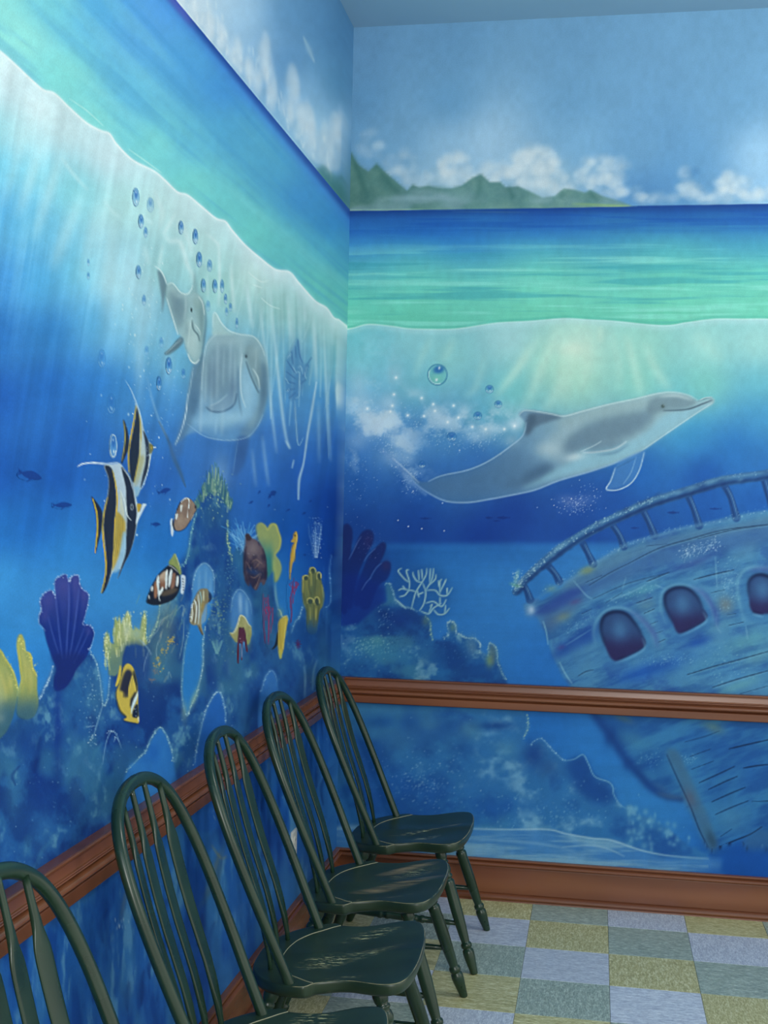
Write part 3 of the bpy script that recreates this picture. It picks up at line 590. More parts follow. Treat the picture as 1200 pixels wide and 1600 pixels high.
    for p in [E_(0, 720, 50, 805, 105, 895, 135, 985, 150, 1065), E_(150, 620, 145, 700, 160, 800, 172, 900, 180, 970, 160, 1040, 145, 1110), E_(200, 640, 212, 730, 250, 760, 272, 870, 303, 935)]:
        S.line(p, 2.6, C(222, 204, 88), .7, 2)
    for p in [E_(185, 640, 190, 760, 210, 860, 205, 1000), E_(30, 860, 80, 980, 100, 1100), E_(0, 900, 40, 1040, 50, 1160), E_(240, 800, 255, 940, 260, 1080)]:
        S.line(p, 6, C(214, 200, 120), .35, 5)
    S.blob(0, 1090, 7, 30, C(206, 206, 150), .5); S.blob(0, 1122, 8, 8, C(200, 204, 160), .6)
    flecks(S, 50, 83, along(E_(160, 620, 210, 740, 262, 790, 303, 940), 2.4), C(240, 226, 140), (.3, .9), (.5, 1.1)); flecks(S, 30, 84, along(E_(0, 730, 105, 895, 150, 1065), 2.4), C(240, 226, 140), (.3, .9), (.5, 1.1))
    S.poly(E_(-60, 1180, 100, 1160, 330, 1160, 300, 1320, 150, 1420, -60, 1500), C(34, 78, 130), .5, 9)
    S.motif('painted_coral', 'yellow finger coral with a tall split tip painted on the reef', fin2); S.motif('painted_coral', 'broad yellow coral painted where the reef rises to one side', fin1)
    # green-yellow feather coral
    F = fr(140, 940, .16667)
    fc = F(130, 430, 135, 350, 158, 285, 185, 330, 190, 380, 225, 400, 225, 290, 235, 200, 240, 130, 262, 190, 280, 120, 295, 210, 320, 160, 352, 85, 385, 140, 390, 230, 410, 270, 435, 240, 470, 270, 490, 160, 515, 90, 535, 170, 525, 330, 545, 400, 500, 420, 420, 400, 340, 420, 310, 520, 300, 640, 240, 700, 180, 690, 165, 560)
    S.poly(fc, lambda X, Y: C(176, 180, 108) + (C(110, 138, 120) - C(176, 180, 108)) * sstep(985, 1045, Y)[..., None], .92, 1.2, False)
    for k in range(90):
        bx = [150, 180, 240, 262, 290, 330, 352, 375, 500, 515, 430][rr.randint(11)] + rr.randn() * 10
        by = {150: 330}.get(0, 0) + rr.rand() * 330 + 150 + (120 if bx < 210 else 0) + (30 if bx > 400 else 0)
        p = F(bx, by + 60, bx + rr.randn() * 4, by)
        S.line(p, 1.4, [C(220, 214, 140), C(150, 168, 96), C(232, 232, 190)][rr.randint(3)], .45, 1.1, False)
    flecks(S, 70, 85, along(F(150, 300, 160, 420, 175, 600), 2), C(236, 236, 190), (.3, .9), (.5, 1.2), 1.5); flecks(S, 60, 86, along(F(240, 150, 320, 200, 352, 110, 390, 240), 3), C(240, 240, 196), (.3, .9), (.5, 1.2), 1.5); flecks(S, 40, 87, along(F(515, 100, 520, 260, 560, 380), 2), C(236, 238, 190), (.3, .9), (.5, 1.2), 1.5)
    S.blob(*F(345, 270)[0], 7, 14, C(196, 204, 190), .55); S.blob(*F(440, 300)[0], 9, 9, C(150, 180, 186), .5)
    S.poly(F(330, 430, 430, 380, 530, 430, 570, 520, 560, 700, 480, 760, 440, 620, 330, 560, 310, 640), C(34, 70, 136), .8, 5)
    S.line(F(460, 350, 540, 430, 580, 500), 2.4, C(140, 170, 190), .5, 2); S.line(F(560, 450, 520, 560, 505, 660), 1.4, C(140, 166, 190), .5, 1.2)
    S.motif('painted_feather_coral', 'pale yellow-green feathery coral painted above the striped yellow fish', fc, False)
    # yellow butterfly fish
    yb = F(300, 680, 320, 610, 360, 580, 405, 615, 430, 690, 448, 780, 452, 880, 455, 1000, 460, 1130, 420, 1135, 320, 1110, 345, 1080, 290, 1020, 258, 930, 250, 850, 275, 770)
    S.poly([(x - 1.5, y + 1) for x, y in yb], C(18, 44, 66), .8, 1.6); S.poly(yb, C(206, 180, 78), 1, .7)
    S.poly(F(285, 595, 297, 640, 290, 720, 262, 785, 242, 792, 265, 690), C(216, 186, 70), 1, .7)
    S.poly(F(280, 820, 310, 700, 345, 640, 385, 650, 400, 700, 370, 790, 350, 880, 330, 900, 320, 850, 300, 840), C(30, 34, 62), .92, 1.6)
    S.poly(F(410, 640, 432, 700, 448, 790, 440, 850, 420, 880, 430, 800, 405, 720), C(28, 38, 56), .9, 1)
    S.poly(F(400, 880, 430, 850, 425, 960, 385, 1000, 378, 930), C(36, 40, 58), .85, 1.4)
    S.poly(F(455, 840, 440, 920, 405, 1000, 390, 1060, 388, 1000, 405, 930, 430, 880), C(208, 226, 240), 1, .8)
    S.poly(F(440, 960, 455, 1000, 452, 1080, 420, 1088, 398, 1075, 405, 1020), C(24, 40, 66), 1, .8)
    S.line(F(400, 690, 375, 790, 362, 880), 1.6, C(224, 196, 92), .9, 1); S.line(F(400, 700, 420, 790, 432, 850), 1.8, C(226, 200, 90), .9, 1); S.line(F(395, 900, 380, 980), 1.8, C(40, 44, 56), .6, 1.2)
    for x0 in (310, 325, 340, 355):
        S.line(F(x0, 780, x0 + 2, 900), 1.1, C(46, 44, 60), .6, 1)
    S.line(F(455, 1080, 460, 1130), 1.6, C(222, 228, 226), .9, 1); flecks(S, 10, 88, ellip(211, 1107, 1.6, 5), WHITE, (.5, .9), (.5, .8)); S.line(F(262, 960, 290, 1030, 330, 1075), 2, C(120, 100, 44), .5, 1.6)
    S.motif('painted_butterflyfish', 'yellow fish with black flank and white cheek stripe painted low on the reef', yb)
    # ------------------------------------------------ two long-finned banner fish
    B = fr(100, 590, .21871)
    YEL, BLK, SIL = C(196, 168, 70), C(34, 42, 62), C(196, 212, 224)
    b2 = B(515, 190, 545, 260, 565, 350, 595, 440, 630, 490, 615, 600, 590, 690, 550, 790, 520, 850, 495, 800, 480, 720, 460, 640, 465, 520, 480, 410, 505, 300)
    S.poly(b2, C(168, 188, 200), 1, .7)
    S.poly(B(518, 215, 540, 300, 540, 420, 535, 560, 520, 660, 495, 750, 470, 680, 465, 540, 485, 410, 505, 310), BLK, 1, .8)
    S.line(B(515, 200, 498, 310, 475, 430, 460, 540, 462, 680), 2.2, YEL, .95, 1); S.line(B(540, 260, 548, 420, 540, 560, 520, 660, 500, 750), 2, YEL, .95, 1)
    S.poly(B(565, 380, 600, 450, 608, 520, 602, 640, 575, 720, 545, 790, 560, 700, 580, 600, 580, 480), C(40, 50, 72), 1, .8)
    S.line(B(590, 560, 612, 560, 600, 660, 570, 760, 548, 800), 1.3, C(206, 220, 230), .8, .9); S.poly(B(545, 440, 575, 520, 575, 600, 545, 700, 520, 730, 540, 600), C(188, 200, 198), .9, 1.4)
    S.poly(B(540, 560, 572, 580, 540, 700, 505, 780, 515, 700), C(166, 158, 96), .6, 2)
    S.poly(B(500, 780, 545, 790, 518, 860, 500, 830), C(130, 180, 216), .7, 1.6)
    S.poly(B(608, 470, 640, 490, 635, 520, 615, 545, 605, 510), C(110, 112, 80), 1, .8); S.blob(*B(623, 500)[0], 1.4, 2.4, C(190, 160, 60), .8); S.line(B(634, 500, 658, 497), 2.6, C(214, 228, 236), .95, .9)
    S.blob(*B(592, 512)[0], 1.3, 3, C(200, 214, 222), .9); S.blob(*B(592, 512)[0], .8, 2, C(16, 22, 30), .95)
    S.line(B(435, 15, 475, 80, 505, 150, 535, 230, 560, 330), 2.4, C(170, 198, 226), .85, 1.1, taper=[.2, .7, 1, 1, .8])
    S.poly(B(422, 300, 440, 330, 460, 410, 462, 500, 440, 560, 410, 620, 415, 560, 432, 470, 430, 380), BLK, 1, .8); S.line(B(425, 305, 436, 400, 430, 500, 412, 600), 1.6, C(160, 150, 80), .9, 1)
    S.motif('painted_bannerfish', 'striped long-finned fish painted behind its pair, streamer pointing upward', b2 + [])
    b1 = B(285, 630, 330, 612, 390, 610, 430, 650, 470, 710, 495, 790, 512, 870, 535, 960, 520, 1060, 500, 1160, 465, 1260, 430, 1330, 380, 1440, 400, 1370, 350, 1390, 310, 1480, 265, 1540, 285, 1460, 300, 1350, 290, 1220, 275, 1090, 285, 950, 310, 840, 315, 720)
    S.poly(b1, C(176, 192, 202), 1, .7)
    S.poly(B(290, 632, 340, 650, 365, 760, 372, 900, 360, 1050, 355, 1200, 345, 1340, 310, 1480, 270, 1540, 300, 1380, 295, 1220, 280, 1060, 290, 950, 315, 830, 318, 720), BLK, 1, .8)
    S.line(B(312, 850, 288, 950, 275, 1060, 285, 1200, 300, 1330, 290, 1440, 265, 1540), 2.4, YEL, .95, 1); S.line(B(345, 660, 372, 780, 378, 920, 362, 1060, 358, 1200, 345, 1380), 2.2, C(208, 172, 60), .95, 1)
    S.poly(B(375, 960, 420, 1000, 440, 1060, 425, 1180, 385, 1290, 348, 1370, 358, 1220, 362, 1080), C(190, 160, 66), .95, 1.5)
    for x0 in (375, 390, 405, 420):
        S.line(B(x0, 980, x0 - 6, 1140, x0 - 30, 1280), 1, C(120, 110, 60), .4, 1)
    S.poly(B(330, 618, 400, 615, 425, 680, 440, 790, 440, 860, 400, 800, 375, 740, 355, 660), C(186, 204, 222), .9, 1.6)
    S.poly(B(420, 1110, 450, 1130, 440, 1260, 400, 1370, 350, 1390, 390, 1290), C(150, 190, 220), .9, 1.6)
    S.poly(B(410, 640, 465, 710, 490, 790, 505, 880, 520, 970, 505, 1120, 470, 1250, 430, 1330, 385, 1435, 410, 1350, 440, 1250, 445, 1120, 450, 1000, 445, 880, 440, 780), BLK, 1, .8)
    S.line(B(415, 645, 465, 715, 490, 800), 1.2, C(190, 206, 222), .7, .9); S.line(B(400, 800, 430, 880, 450, 980, 480, 1020), 1.4, C(214, 224, 228), .9, 1)
    for k in range(9):
        S.line(B(405 + k * 3, 810 + k * 18, 395 + k * 4, 960 + k * 6), .9, C(218, 216, 190), .5, .9)
    S.blob(*B(484, 925)[0], 2.4, 5, C(190, 204, 216), .9, 0, 2); S.blob(*B(484, 925)[0], 1.5, 3.4, C(16, 22, 30), 1, 0, 2)
    S.poly(B(495, 790, 520, 880, 528, 960, 515, 1050, 520, 960), SIL, .9, .8); S.poly(B(520, 905, 555, 908, 545, 950, 530, 970), C(190, 158, 60), 1, .7); S.poly(B(525, 970, 545, 950, 560, 905, 590, 905, 575, 930, 545, 990, 512, 1050), C(206, 222, 236), 1, .8)
    S.line(B(95, 638, 130, 618, 200, 610, 290, 615, 380, 612), 3.4, C(150, 180, 220), .95, 1, taper=[.2, .8, .9, 1, .9]); S.line(B(98, 636, 135, 615, 210, 607, 300, 610), 1, C(214, 230, 246), .8, .9)
    S.poly(B(195, 850, 225, 880, 260, 930, 275, 980, 268, 1080, 245, 1180, 222, 1260, 228, 1160, 232, 1040, 222, 950), BLK, 1, .8); S.line(B(205, 865, 230, 950, 240, 1050, 232, 1160, 222, 1250), 2.8, C(178, 158, 66), .95, 1, taper=[.5, 1, 1, 1, .5])
    S.motif('painted_bannerfish', 'striped long-finned fish painted in front, white streamer trailing sideways', b1)
    # ------------------------------------------------ clown fish, striped fish
    Cc = fr(220, 770, .14374)
    c1 = Cc(430, 110, 470, 70, 510, 55, 560, 90, 600, 160, 575, 230, 530, 310, 480, 380, 420, 412, 370, 400, 355, 350, 370, 270, 390, 190)
    S.poly([(x + .8, y + 1) for x, y in c1], C(30, 40, 60), .7, 1.2); S.poly(c1, lambda X, Y: C(170, 146, 126) + (C(122, 98, 86) - C(170, 146, 126)) * vnoise(X, Y, 10, 14, 3, 3)[..., None], 1, .7)
    S.line(Cc(390, 190, 430, 105, 480, 65), 1.2, C(30, 34, 44), .7, 1)
    S.line(Cc(435, 100, 480, 62, 515, 65, 525, 110, 512, 180, 505, 270), 2, C(236, 240, 240), .95, .9, taper=[.6, 1, 1, .8, .3]); S.poly(Cc(430, 140, 448, 135, 440, 190, 428, 210), WHITE, .95, .7); S.poly(Cc(378, 235, 398, 228, 392, 275, 375, 290), WHITE, .95, .7)
    S.poly(Cc(322, 300, 345, 280, 350, 330, 360, 400, 345, 475, 328, 440), C(206, 220, 238), 1, .7); S.line(Cc(350, 290, 350, 350, 368, 405), 1.6, C(24, 30, 44), .9, .9)
    S.blob(*Cc(592, 155)[0], 1.3, 2.2, C(16, 20, 28), .95); S.line(Cc(540, 300, 580, 230), 1.2, C(214, 206, 190), .6, 1)
    S.motif('painted_clownfish', 'pale brown white-banded fish painted beside the sea plant pinnacle', c1)
    tri = Cc(305, 775, 340, 700, 372, 660, 400, 730, 440, 850, 420, 890)
    S.poly(tri, lambda X, Y: C(176, 172, 86) + (C(120, 140, 84) - C(176, 172, 86)) * vnoise(X, Y, 6, 10, 3, 3)[..., None], .95, 1); S.line(Cc(372, 662, 410, 760, 430, 840), 1.2, C(210, 206, 150), .7, 1)
    c2 = Cc(60, 1175, 85, 1090, 130, 990, 190, 890, 270, 810, 320, 785, 370, 810, 410, 870, 425, 960, 415, 1060, 370, 1140, 290, 1190, 170, 1222, 80, 1205)
    S.poly(c2, C(28, 32, 44), 1, .8)
    S.poly(Cc(140, 1000, 160, 960, 180, 1000, 185, 1080, 160, 1150, 140, 1120), C(158, 110, 82), 1, 1); S.poly(Cc(200, 900, 270, 850, 275, 960, 270, 1030, 215, 1040, 200, 980), lambda X, Y: C(188, 164, 144) + (C(138, 96, 74) - C(188, 164, 144)) * sstep(900, 915, Y)[..., None], 1, 1)
    S.poly(Cc(340, 880, 375, 880, 370, 1000, 330, 1060, 320, 1000), C(148, 108, 88), 1, 1); S.poly(Cc(215, 1080, 330, 1040, 400, 1040, 360, 1090, 270, 1120, 220, 1120), C(96, 82, 66), .9, 1.4)
    for p in [Cc(165, 960, 190, 890, 200, 960, 200, 1060, 235, 1020, 240, 1060, 190, 1130, 180, 1060), Cc(265, 870, 290, 835, 290, 900, 280, 1040, 265, 1030), Cc(300, 900, 325, 830, 340, 850, 328, 960, 305, 1030, 295, 980), Cc(385, 920, 405, 900, 412, 950, 400, 1010, 380, 1010), Cc(108, 1030, 125, 1010, 132, 1040, 120, 1075, 108, 1060), Cc(78, 1110, 90, 1120, 95, 1155, 85, 1150)]:
        S.poly(p, C(222, 228, 230), 1, .7)
    S.line(Cc(190, 1120, 205, 1180), 1.6, C(206, 214, 218), .9, .9); S.line(Cc(300, 790, 330, 800, 370, 830, 405, 865), 2, C(178, 178, 170), .8, 1.1)
    S.poly(Cc(435, 900, 480, 900, 487, 960, 470, 1070, 455, 1105, 430, 1075, 440, 1000), C(202, 214, 230), 1, .8)
    for k in range(5):
        S.line(Cc(450 + k * 2, 930 + 30 * k, 465 + k * 2, 945 + 30 * k), .9, C(96, 104, 120), .8, .8)
    S.motif('painted_clownfish', 'black, orange and white banded fish with yellow fin painted over the reef', c2)
    c3 = Cc(530, 1400, 540, 1290, 560, 1200, 600, 1110, 640, 1050, 690, 1040, 730, 1055, 740, 1140, 770, 1150, 720, 1210, 715, 1300, 700, 1390, 660, 1430, 680, 1545, 640, 1500, 610, 1440, 570, 1440)
    S.poly(c3, lambda X, Y: C(172, 164, 134) + (C(122, 104, 70) - C(172, 164, 134)) * vnoise(X, Y, 6, 20, 9, 3)[..., None], .97, .8)
    S.poly(Cc(700, 1220, 720, 1210, 715, 1310, 695, 1400, 655, 1430, 660, 1340), C(110, 160, 206), .9, 1)
    for p, c in [(Cc(580, 1165, 605, 1240, 590, 1420), WHITE), (Cc(555, 1240, 560, 1320, 545, 1400), C(222, 226, 220)), (Cc(620, 1100, 630, 1250, 620, 1430), C(206, 220, 224)), (Cc(640, 1070, 655, 1160, 650, 1260), C(150, 190, 196)), (Cc(680, 1060, 680, 1180), C(206, 206, 180))]:
        S.line(p, 1.8, c, .9, 1)
    for p in [Cc(592, 1150, 618, 1240, 605, 1430), Cc(568, 1210, 578, 1320, 565, 1430), Cc(735, 1070, 745, 1130, 735, 1190), Cc(625, 1440, 650, 1500, 672, 1545)]:
        S.line(p, 1.4, C(86, 66, 44), .8, .9)
    S.poly(Cc(745, 1080, 775, 1130, 745, 1190), C(24, 44, 84), .9, .9); flecks(S, 12, 89, along(Cc(535, 1390, 545, 1290, 560, 1210), .8), WHITE, (.6, 1), (.7, 1.2)); S.blob(*Cc(660, 1230)[0], 4, 8, C(168, 136, 60), .6)
    S.motif('painted_striped_fish', 'slender tan fish with fine stripes painted inside the tall arch', c3)
    # ------------------------------------------------ far reef with turtle, corals, seahorse
    D = fr(340, 780, .17498)
    for k in range(70):
        t = -1.35 + 2.7 * rr.rand(); L = 120 + 110 * rr.rand(); bx, by = 225 + rr.randn() * 25, 420 + rr.randn() * 30
        S.line(D(bx, by, bx + math.sin(t) * L * .8, by - math.cos(t) * L), 1.2, [C(86, 156, 214), C(128, 184, 226), C(60, 128, 196)][rr.randint(3)], .5, 1, False)
    yg = D(350, 300, 350, 240, 385, 215, 420, 235, 445, 265, 480, 225, 520, 230, 540, 290, 562, 360, 550, 440, 510, 500, 550, 560, 565, 630, 540, 720, 505, 740, 500, 640, 440, 700, 400, 600, 390, 440, 360, 360)
    S.poly([(x, y) for x, y in yg], lambda X, Y: (lambda c: c + (C(38, 116, 140) - c) * (sstep(418, 408, X) * sstep(830, 900, Y) * .6)[..., None])(C(160, 168, 98) + (C(52, 128, 126) - C(160, 168, 98)) * sstep(835, 880, Y)[..., None] * sstep(432, 420, X)[..., None]), .95, 1.6)
    S.line(D(352, 300, 352, 240, 385, 217, 420, 237, 445, 268, 480, 227, 518, 232, 540, 290, 560, 360, 548, 440, 512, 498, 550, 560, 563, 630, 535, 715), 3, C(206, 196, 90), .75, 2.4)
    S.line(D(500, 520, 505, 620, 520, 720), 4, C(190, 196, 110), .5, 3); S.line(D(512, 740, 520, 860, 545, 990), 3.4, C(140, 184, 196), .6, 3)
    S.motif('painted_coral', 'yellow-green lobed coral painted behind the brown turtle', yg)
    tu = D(250, 320, 272, 308, 300, 345, 350, 370, 400, 430, 425, 500, 438, 600, 440, 700, 410, 770, 385, 740, 350, 810, 320, 800, 285, 745, 285, 780, 245, 730, 228, 600, 232, 480, 245, 400)
    S.poly(tu, lambda X, Y: C(92, 74, 82) + (C(52, 42, 60) - C(92, 74, 82)) * sstep(.4, .7, vnoise(X, Y, 14, 20, 8, 3))[..., None], 1, 1)
    S.blob(*D(315, 440)[0], 11, 13, C(146, 130, 130), .65); S.blob(*D(320, 650)[0], 11, 5, C(40, 66, 116), .7, .3); S.line(D(255, 420, 240, 520, 240, 640, 265, 740), 2.4, C(40, 34, 52), .7, 1.6)
    for p in [D(290, 690, 330, 700, 380, 660), D(300, 570, 340, 540, 400, 580), D(390, 660, 350, 760, 330, 800), D(330, 620, 380, 560), D(260, 560, 300, 640)]:
        S.line(p, 1.5, C(150, 120, 108), .5, 1.2)
    S.poly(D(250, 325, 272, 308, 300, 350, 285, 370, 258, 365), C(66, 50, 50), 1, .9); S.line(D(400, 440, 430, 560, 425, 720), 2.4, C(44, 36, 54), .6, 1.6); flecks(S, 8, 91, ellip(392, 880, 4, 14), WHITE, (.3, .7), (.5, .8))
    S.motif('painted_turtle', 'dark brown sea turtle painted against the yellow-green coral', tu)
    # seahorse
    S.poly(D(700, 285, 712, 310, 712, 370, 700, 420, 690, 480, 685, 540, 665, 580, 655, 640, 645, 660, 642, 600, 650, 500, 665, 420, 682, 390, 660, 385, 652, 375, 670, 350, 678, 310), C(206, 162, 60), 1, .8)
    S.line(D(655, 560, 648, 640, 645, 720), 1.8, C(196, 156, 70), .9, .9); S.line(D(700, 300, 706, 350, 690, 430, 676, 520), 1.4, C(234, 204, 110), .7, 1); S.blob(*D(690, 325)[0], 1, 1.4, C(60, 40, 20), .9); S.line(D(695, 470, 690, 560), 1.4, C(150, 110, 44), .6, 1)
    S.motif('painted_seahorse', 'small golden seahorse painted clinging to a red branching coral', D(700, 285, 714, 340, 700, 430, 686, 540, 655, 660, 642, 640, 650, 500, 672, 400, 650, 378, 678, 310))
    # red branching corals
    def branch(x, y, ang, L, w, col, depth):
        x2, y2 = x + math.sin(ang) * L * .62, y - math.cos(ang) * L
        S.line([(x, y), (x2, y2)], w, col, .72, .9, False)
        if depth:
            for da in (-.55, .05, .5):
                if rr.rand() < .82:
                    branch(x2, y2, ang * .6 + da + rr.randn() * .12, L * .62, w * .78, col, depth - 1)
    RED = C(150, 52, 96)
    for bx, by, L in [(656, 1090, 70), (450, 1270, 110)]:
        px, py = D(bx, by)[0]
        branch(px, py, 0, L * .175, 1.9, C(96, 50, 104), 0)
    for bx, by in [(648, 970), (668, 930)]:
        branch(*D(bx, by)[0], rr.randn() * .25, 16, 1.15, RED, 3)
    for bx, by in [(455, 1160), (430, 1080)]:
        branch(*D(bx, by)[0], rr.randn() * .2, 16, 1.15, RED, 3)
    S.line(D(650, 1110, 658, 1020, 655, 880, 680, 700), 1.8, C(120, 50, 96), .8, 1); S.line(D(425, 1290, 410, 1100, 405, 840), 1.6, C(130, 54, 96), .8, 1); S.line(D(450, 1300, 458, 1100, 450, 850), 1.6, C(140, 52, 96), .8, 1); S.line(D(470, 1200, 490, 1060, 492, 960), 1.4, C(150, 60, 100), .8, 1)
    S.motif('painted_red_coral', 'red branching coral painted under the golden seahorse', D(655, 1100, 620, 960, 615, 780, 650, 690, 685, 620, 712, 760, 705, 900, 670, 1000))
    S.motif('painted_red_coral', 'red branching coral painted beside the yellow fish', D(430, 1300, 400, 1080, 398, 830, 440, 870, 470, 830, 498, 960, 492, 1120, 465, 1300))
    # white speckled whip coral
    for k in range(30):
        t = rr.randn() * .35; S.line(D(880 + t * 20, 520, 882 + t * 90, 340 - 150 * rr.rand()), .8, C(130, 166, 212), .28, .9, False)
    flecks(S, 150, 93, lambda r: D(882 + r.randn() * 26, 160 + 370 * r.rand())[0], C(196, 214, 236), (.15, .6), (.5, .9))
    # tube sponge
    TUB = lambda X, Y: (lambda c: c + (C(40, 84, 130) - c) * sstep(955, 992, Y)[..., None])(C(156, 148, 72) + (C(88, 104, 72) - C(156, 148, 72)) * vnoise(X, Y, 7, 60, 7, 3)[..., None])
    sp = D(755, 700, 770, 680, 800, 690, 818, 640, 825, 610, 850, 608, 875, 650, 890, 645, 915, 690, 935, 760, 955, 860, 940, 950, 910, 1000, 895, 1100, 880, 1200, 800, 1180, 790, 1000, 765, 930, 752, 820)
    S.poly(sp, TUB, .97, 1)
    for (cx, cy, rx, ry) in [(788, 705, 4, 3.6), (848, 640, 4, 4.6), (904, 690, 2.8, 6), (826, 912, 4.4, 4.2), (885, 915, 3.4, 6.5)]:
        px, py = D(cx, cy)[0]
        S.blob(px, py, rx, ry, C(70, 84, 66), .95, -.3 if cx > 870 else 0, 3)
        S.line([(px + (rx + .8) * math.cos(t), py + (ry + .8) * math.sin(t)) for t in np.linspace(2.6, 6.6, 12)], 1.5, C(200, 190, 112), .9, 1, False)
    for p in [D(815, 650, 815, 780, 835, 860), D(880, 660, 870, 780, 865, 870), D(795, 900, 800, 1000, 805, 1120), D(858, 920, 858, 1020, 860, 1140), D(910, 930, 895, 1020, 890, 1100), D(770, 720, 765, 830, 785, 930)]:
        S.line(p, 2.2, C(84, 92, 62), .6, 1.8)
    for p in [D(835, 640, 838, 780), D(765, 720, 760, 840), D(930, 760, 945, 880), D(825, 960, 828, 1080), D(880, 970, 876, 1080)]:
        S.line(p, 2.2, C(190, 180, 96), .6, 2)
    S.motif('painted_tube_sponge', 'olive yellow tube sponge painted on the reef near the corner', sp)
    # yellow tang
    yt = D(545, 1090, 580, 1050, 610, 1040, 628, 1075, 615, 1150, 600, 1240, 590, 1330, 570, 1390, 545, 1350, 532, 1260, 540, 1160)
    S.poly(yt, C(206, 178, 72), 1, .9); S.poly(D(535, 1180, 532, 1300, 480, 1345, 510, 1300, 525, 1230), C(30, 36, 42), 1, .8); S.poly(D(545, 1330, 575, 1390, 560, 1430, 545, 1380), C(206, 196, 90), .95, .9)
    S.line(D(560, 1070, 555, 1200, 560, 1340), 1.6, C(168, 140, 50), .6, 1.3); S.line(D(605, 1060, 598, 1200, 580, 1340), 1.3, C(230, 210, 120), .7, 1); S.blob(*D(560, 1020)[0], 5, 8, C(150, 170, 120), .5); S.line(D(540, 980, 560, 1000, 580, 1050, 620, 1040, 628, 1080), 1.6, C(200, 206, 170), .6, 1.4)
    S.motif('painted_yellow_fish', 'bright yellow fish with a black tail painted head upward', yt)
    # hermit crab in shell
    sh = D(108, 1195, 140, 1190, 175, 1120, 195, 1050, 215, 1038, 245, 1060, 270, 1110, 300, 1145, 300, 1220, 270, 1300, 240, 1260, 200, 1240, 170, 1280, 140, 1250)
    S.poly(sh, lambda X, Y: C(196, 184, 126) + (C(150, 146, 84) - C(196, 184, 126)) * vnoise(X, Y, 8, 12, 5, 3)[..., None], .97, .9); S.line(D(108, 1195, 145, 1188, 178, 1118, 198, 1050, 216, 1038, 246, 1062, 275, 1115, 298, 1140), 1.7, C(232, 228, 190), .9, 1)
    S.blob(*D(275, 1260)[0], 5, 16, C(130, 146, 90), .45)
    for p in [D(195, 1160, 188, 1260, 180, 1350, 182, 1460), D(215, 1180, 215, 1300, 212, 1430), D(235, 1180, 250, 1290, 262, 1360), D(210, 1160, 200, 1280)]:
        S.line(p, 3.8, C(88, 38, 58), .95, 1.1, taper=[1, .9, .9, .6])
    S.poly(D(185, 1160, 210, 1145, 240, 1165, 245, 1260, 215, 1270, 190, 1250), C(92, 42, 60), .95, 1); S.line(D(212, 1290, 214, 1420), 1.6, C(110, 160, 210), .8, 1); flecks(S, 10, 95, ellip(377, 1003, 3, 8), C(170, 130, 140), (.4, .8), (.5, .9))
    for q in [(195, 1150), (228, 1152)]:
        S.blob(*D(*q)[0], .9, 1.3, C(16, 12, 20), .95)
    S.motif('painted_hermit_crab', 'dark red hermit crab in a cream shell painted in the small arch', sh[:8] + D(300, 1220, 265, 1370, 215, 1440, 180, 1465, 165, 1290, 140, 1250))
    # small red star, pale reef lines towards the corner
    for t in np.linspace(0, 6.28, 10):
        px, py = D(718, 1295)[0]; S.line([(px, py), (px + 4 * math.cos(t), py + 7 * math.sin(t))], 1.2, C(84, 40, 96), .7, 1, False)
    fringe(S, [(455, 990), (461, 972), (468, 964), (472, 948)], 96, C(160, 196, 220), C(110, 160, 190), 1.2, 14); fringe(S, [(507, 950), (515, 944), (517, 925), (515, 890), (518, 868)], 97, C(130, 176, 220), C(70, 130, 195), 1.2, 16)
    for k in range(26):
        px = 505 + 36 * rr.rand(); py = 860 + 240 * rr.rand(); S.line([(px, py), (px + rr.randn(), py + 40 + 60 * rr.rand())], 1.5 + 3 * rr.rand(), C(70, 130, 190), .12 + .14 * rr.rand(), 2.4)
    for p, c, al in [([(475, 1040), (477, 1060), (476, 1090)], C(140, 184, 214), .5), ([(496, 1030), (490, 1050), (489, 1080)], C(130, 176, 200), .45), ([(456, 1000), (470, 1030)], C(90, 150, 180), .4)]:
        S.line(p, 3, c, al, 3)
    S.line([(543, 515), (540, 640), (537, 800), (534, 960)], 1.2, C(150, 190, 220), .35, 1)  # light along the corner edge, painted as a thin pale line
    # pale plumes below the rail
    for p, w, c, al in [([(205, 1370), (196, 1400), (188, 1440)], 6, C(96, 110, 120), .5), ([(345, 1330), (335, 1360), (322, 1400)], 6, C(110, 120, 116), .6), ([(330, 1320), (345, 1340), (355, 1338)], 3, C(150, 140, 100), .5), ([(352, 1300), (340, 1370), (310, 1420)], 7, C(70, 104, 130), .5)]:
        S.line(p, w, c, al, w)
    flecks(S, 40, 98, ellip(190, 1445, 7, 5), C(186, 206, 220), (.3, .8), (.5, 1.1)); flecks(S, 30, 99, ellip(335, 1270, 6, 8), C(150, 180, 200), (.2, .6), (.5, 1))
    soften(S, 15)
    return S
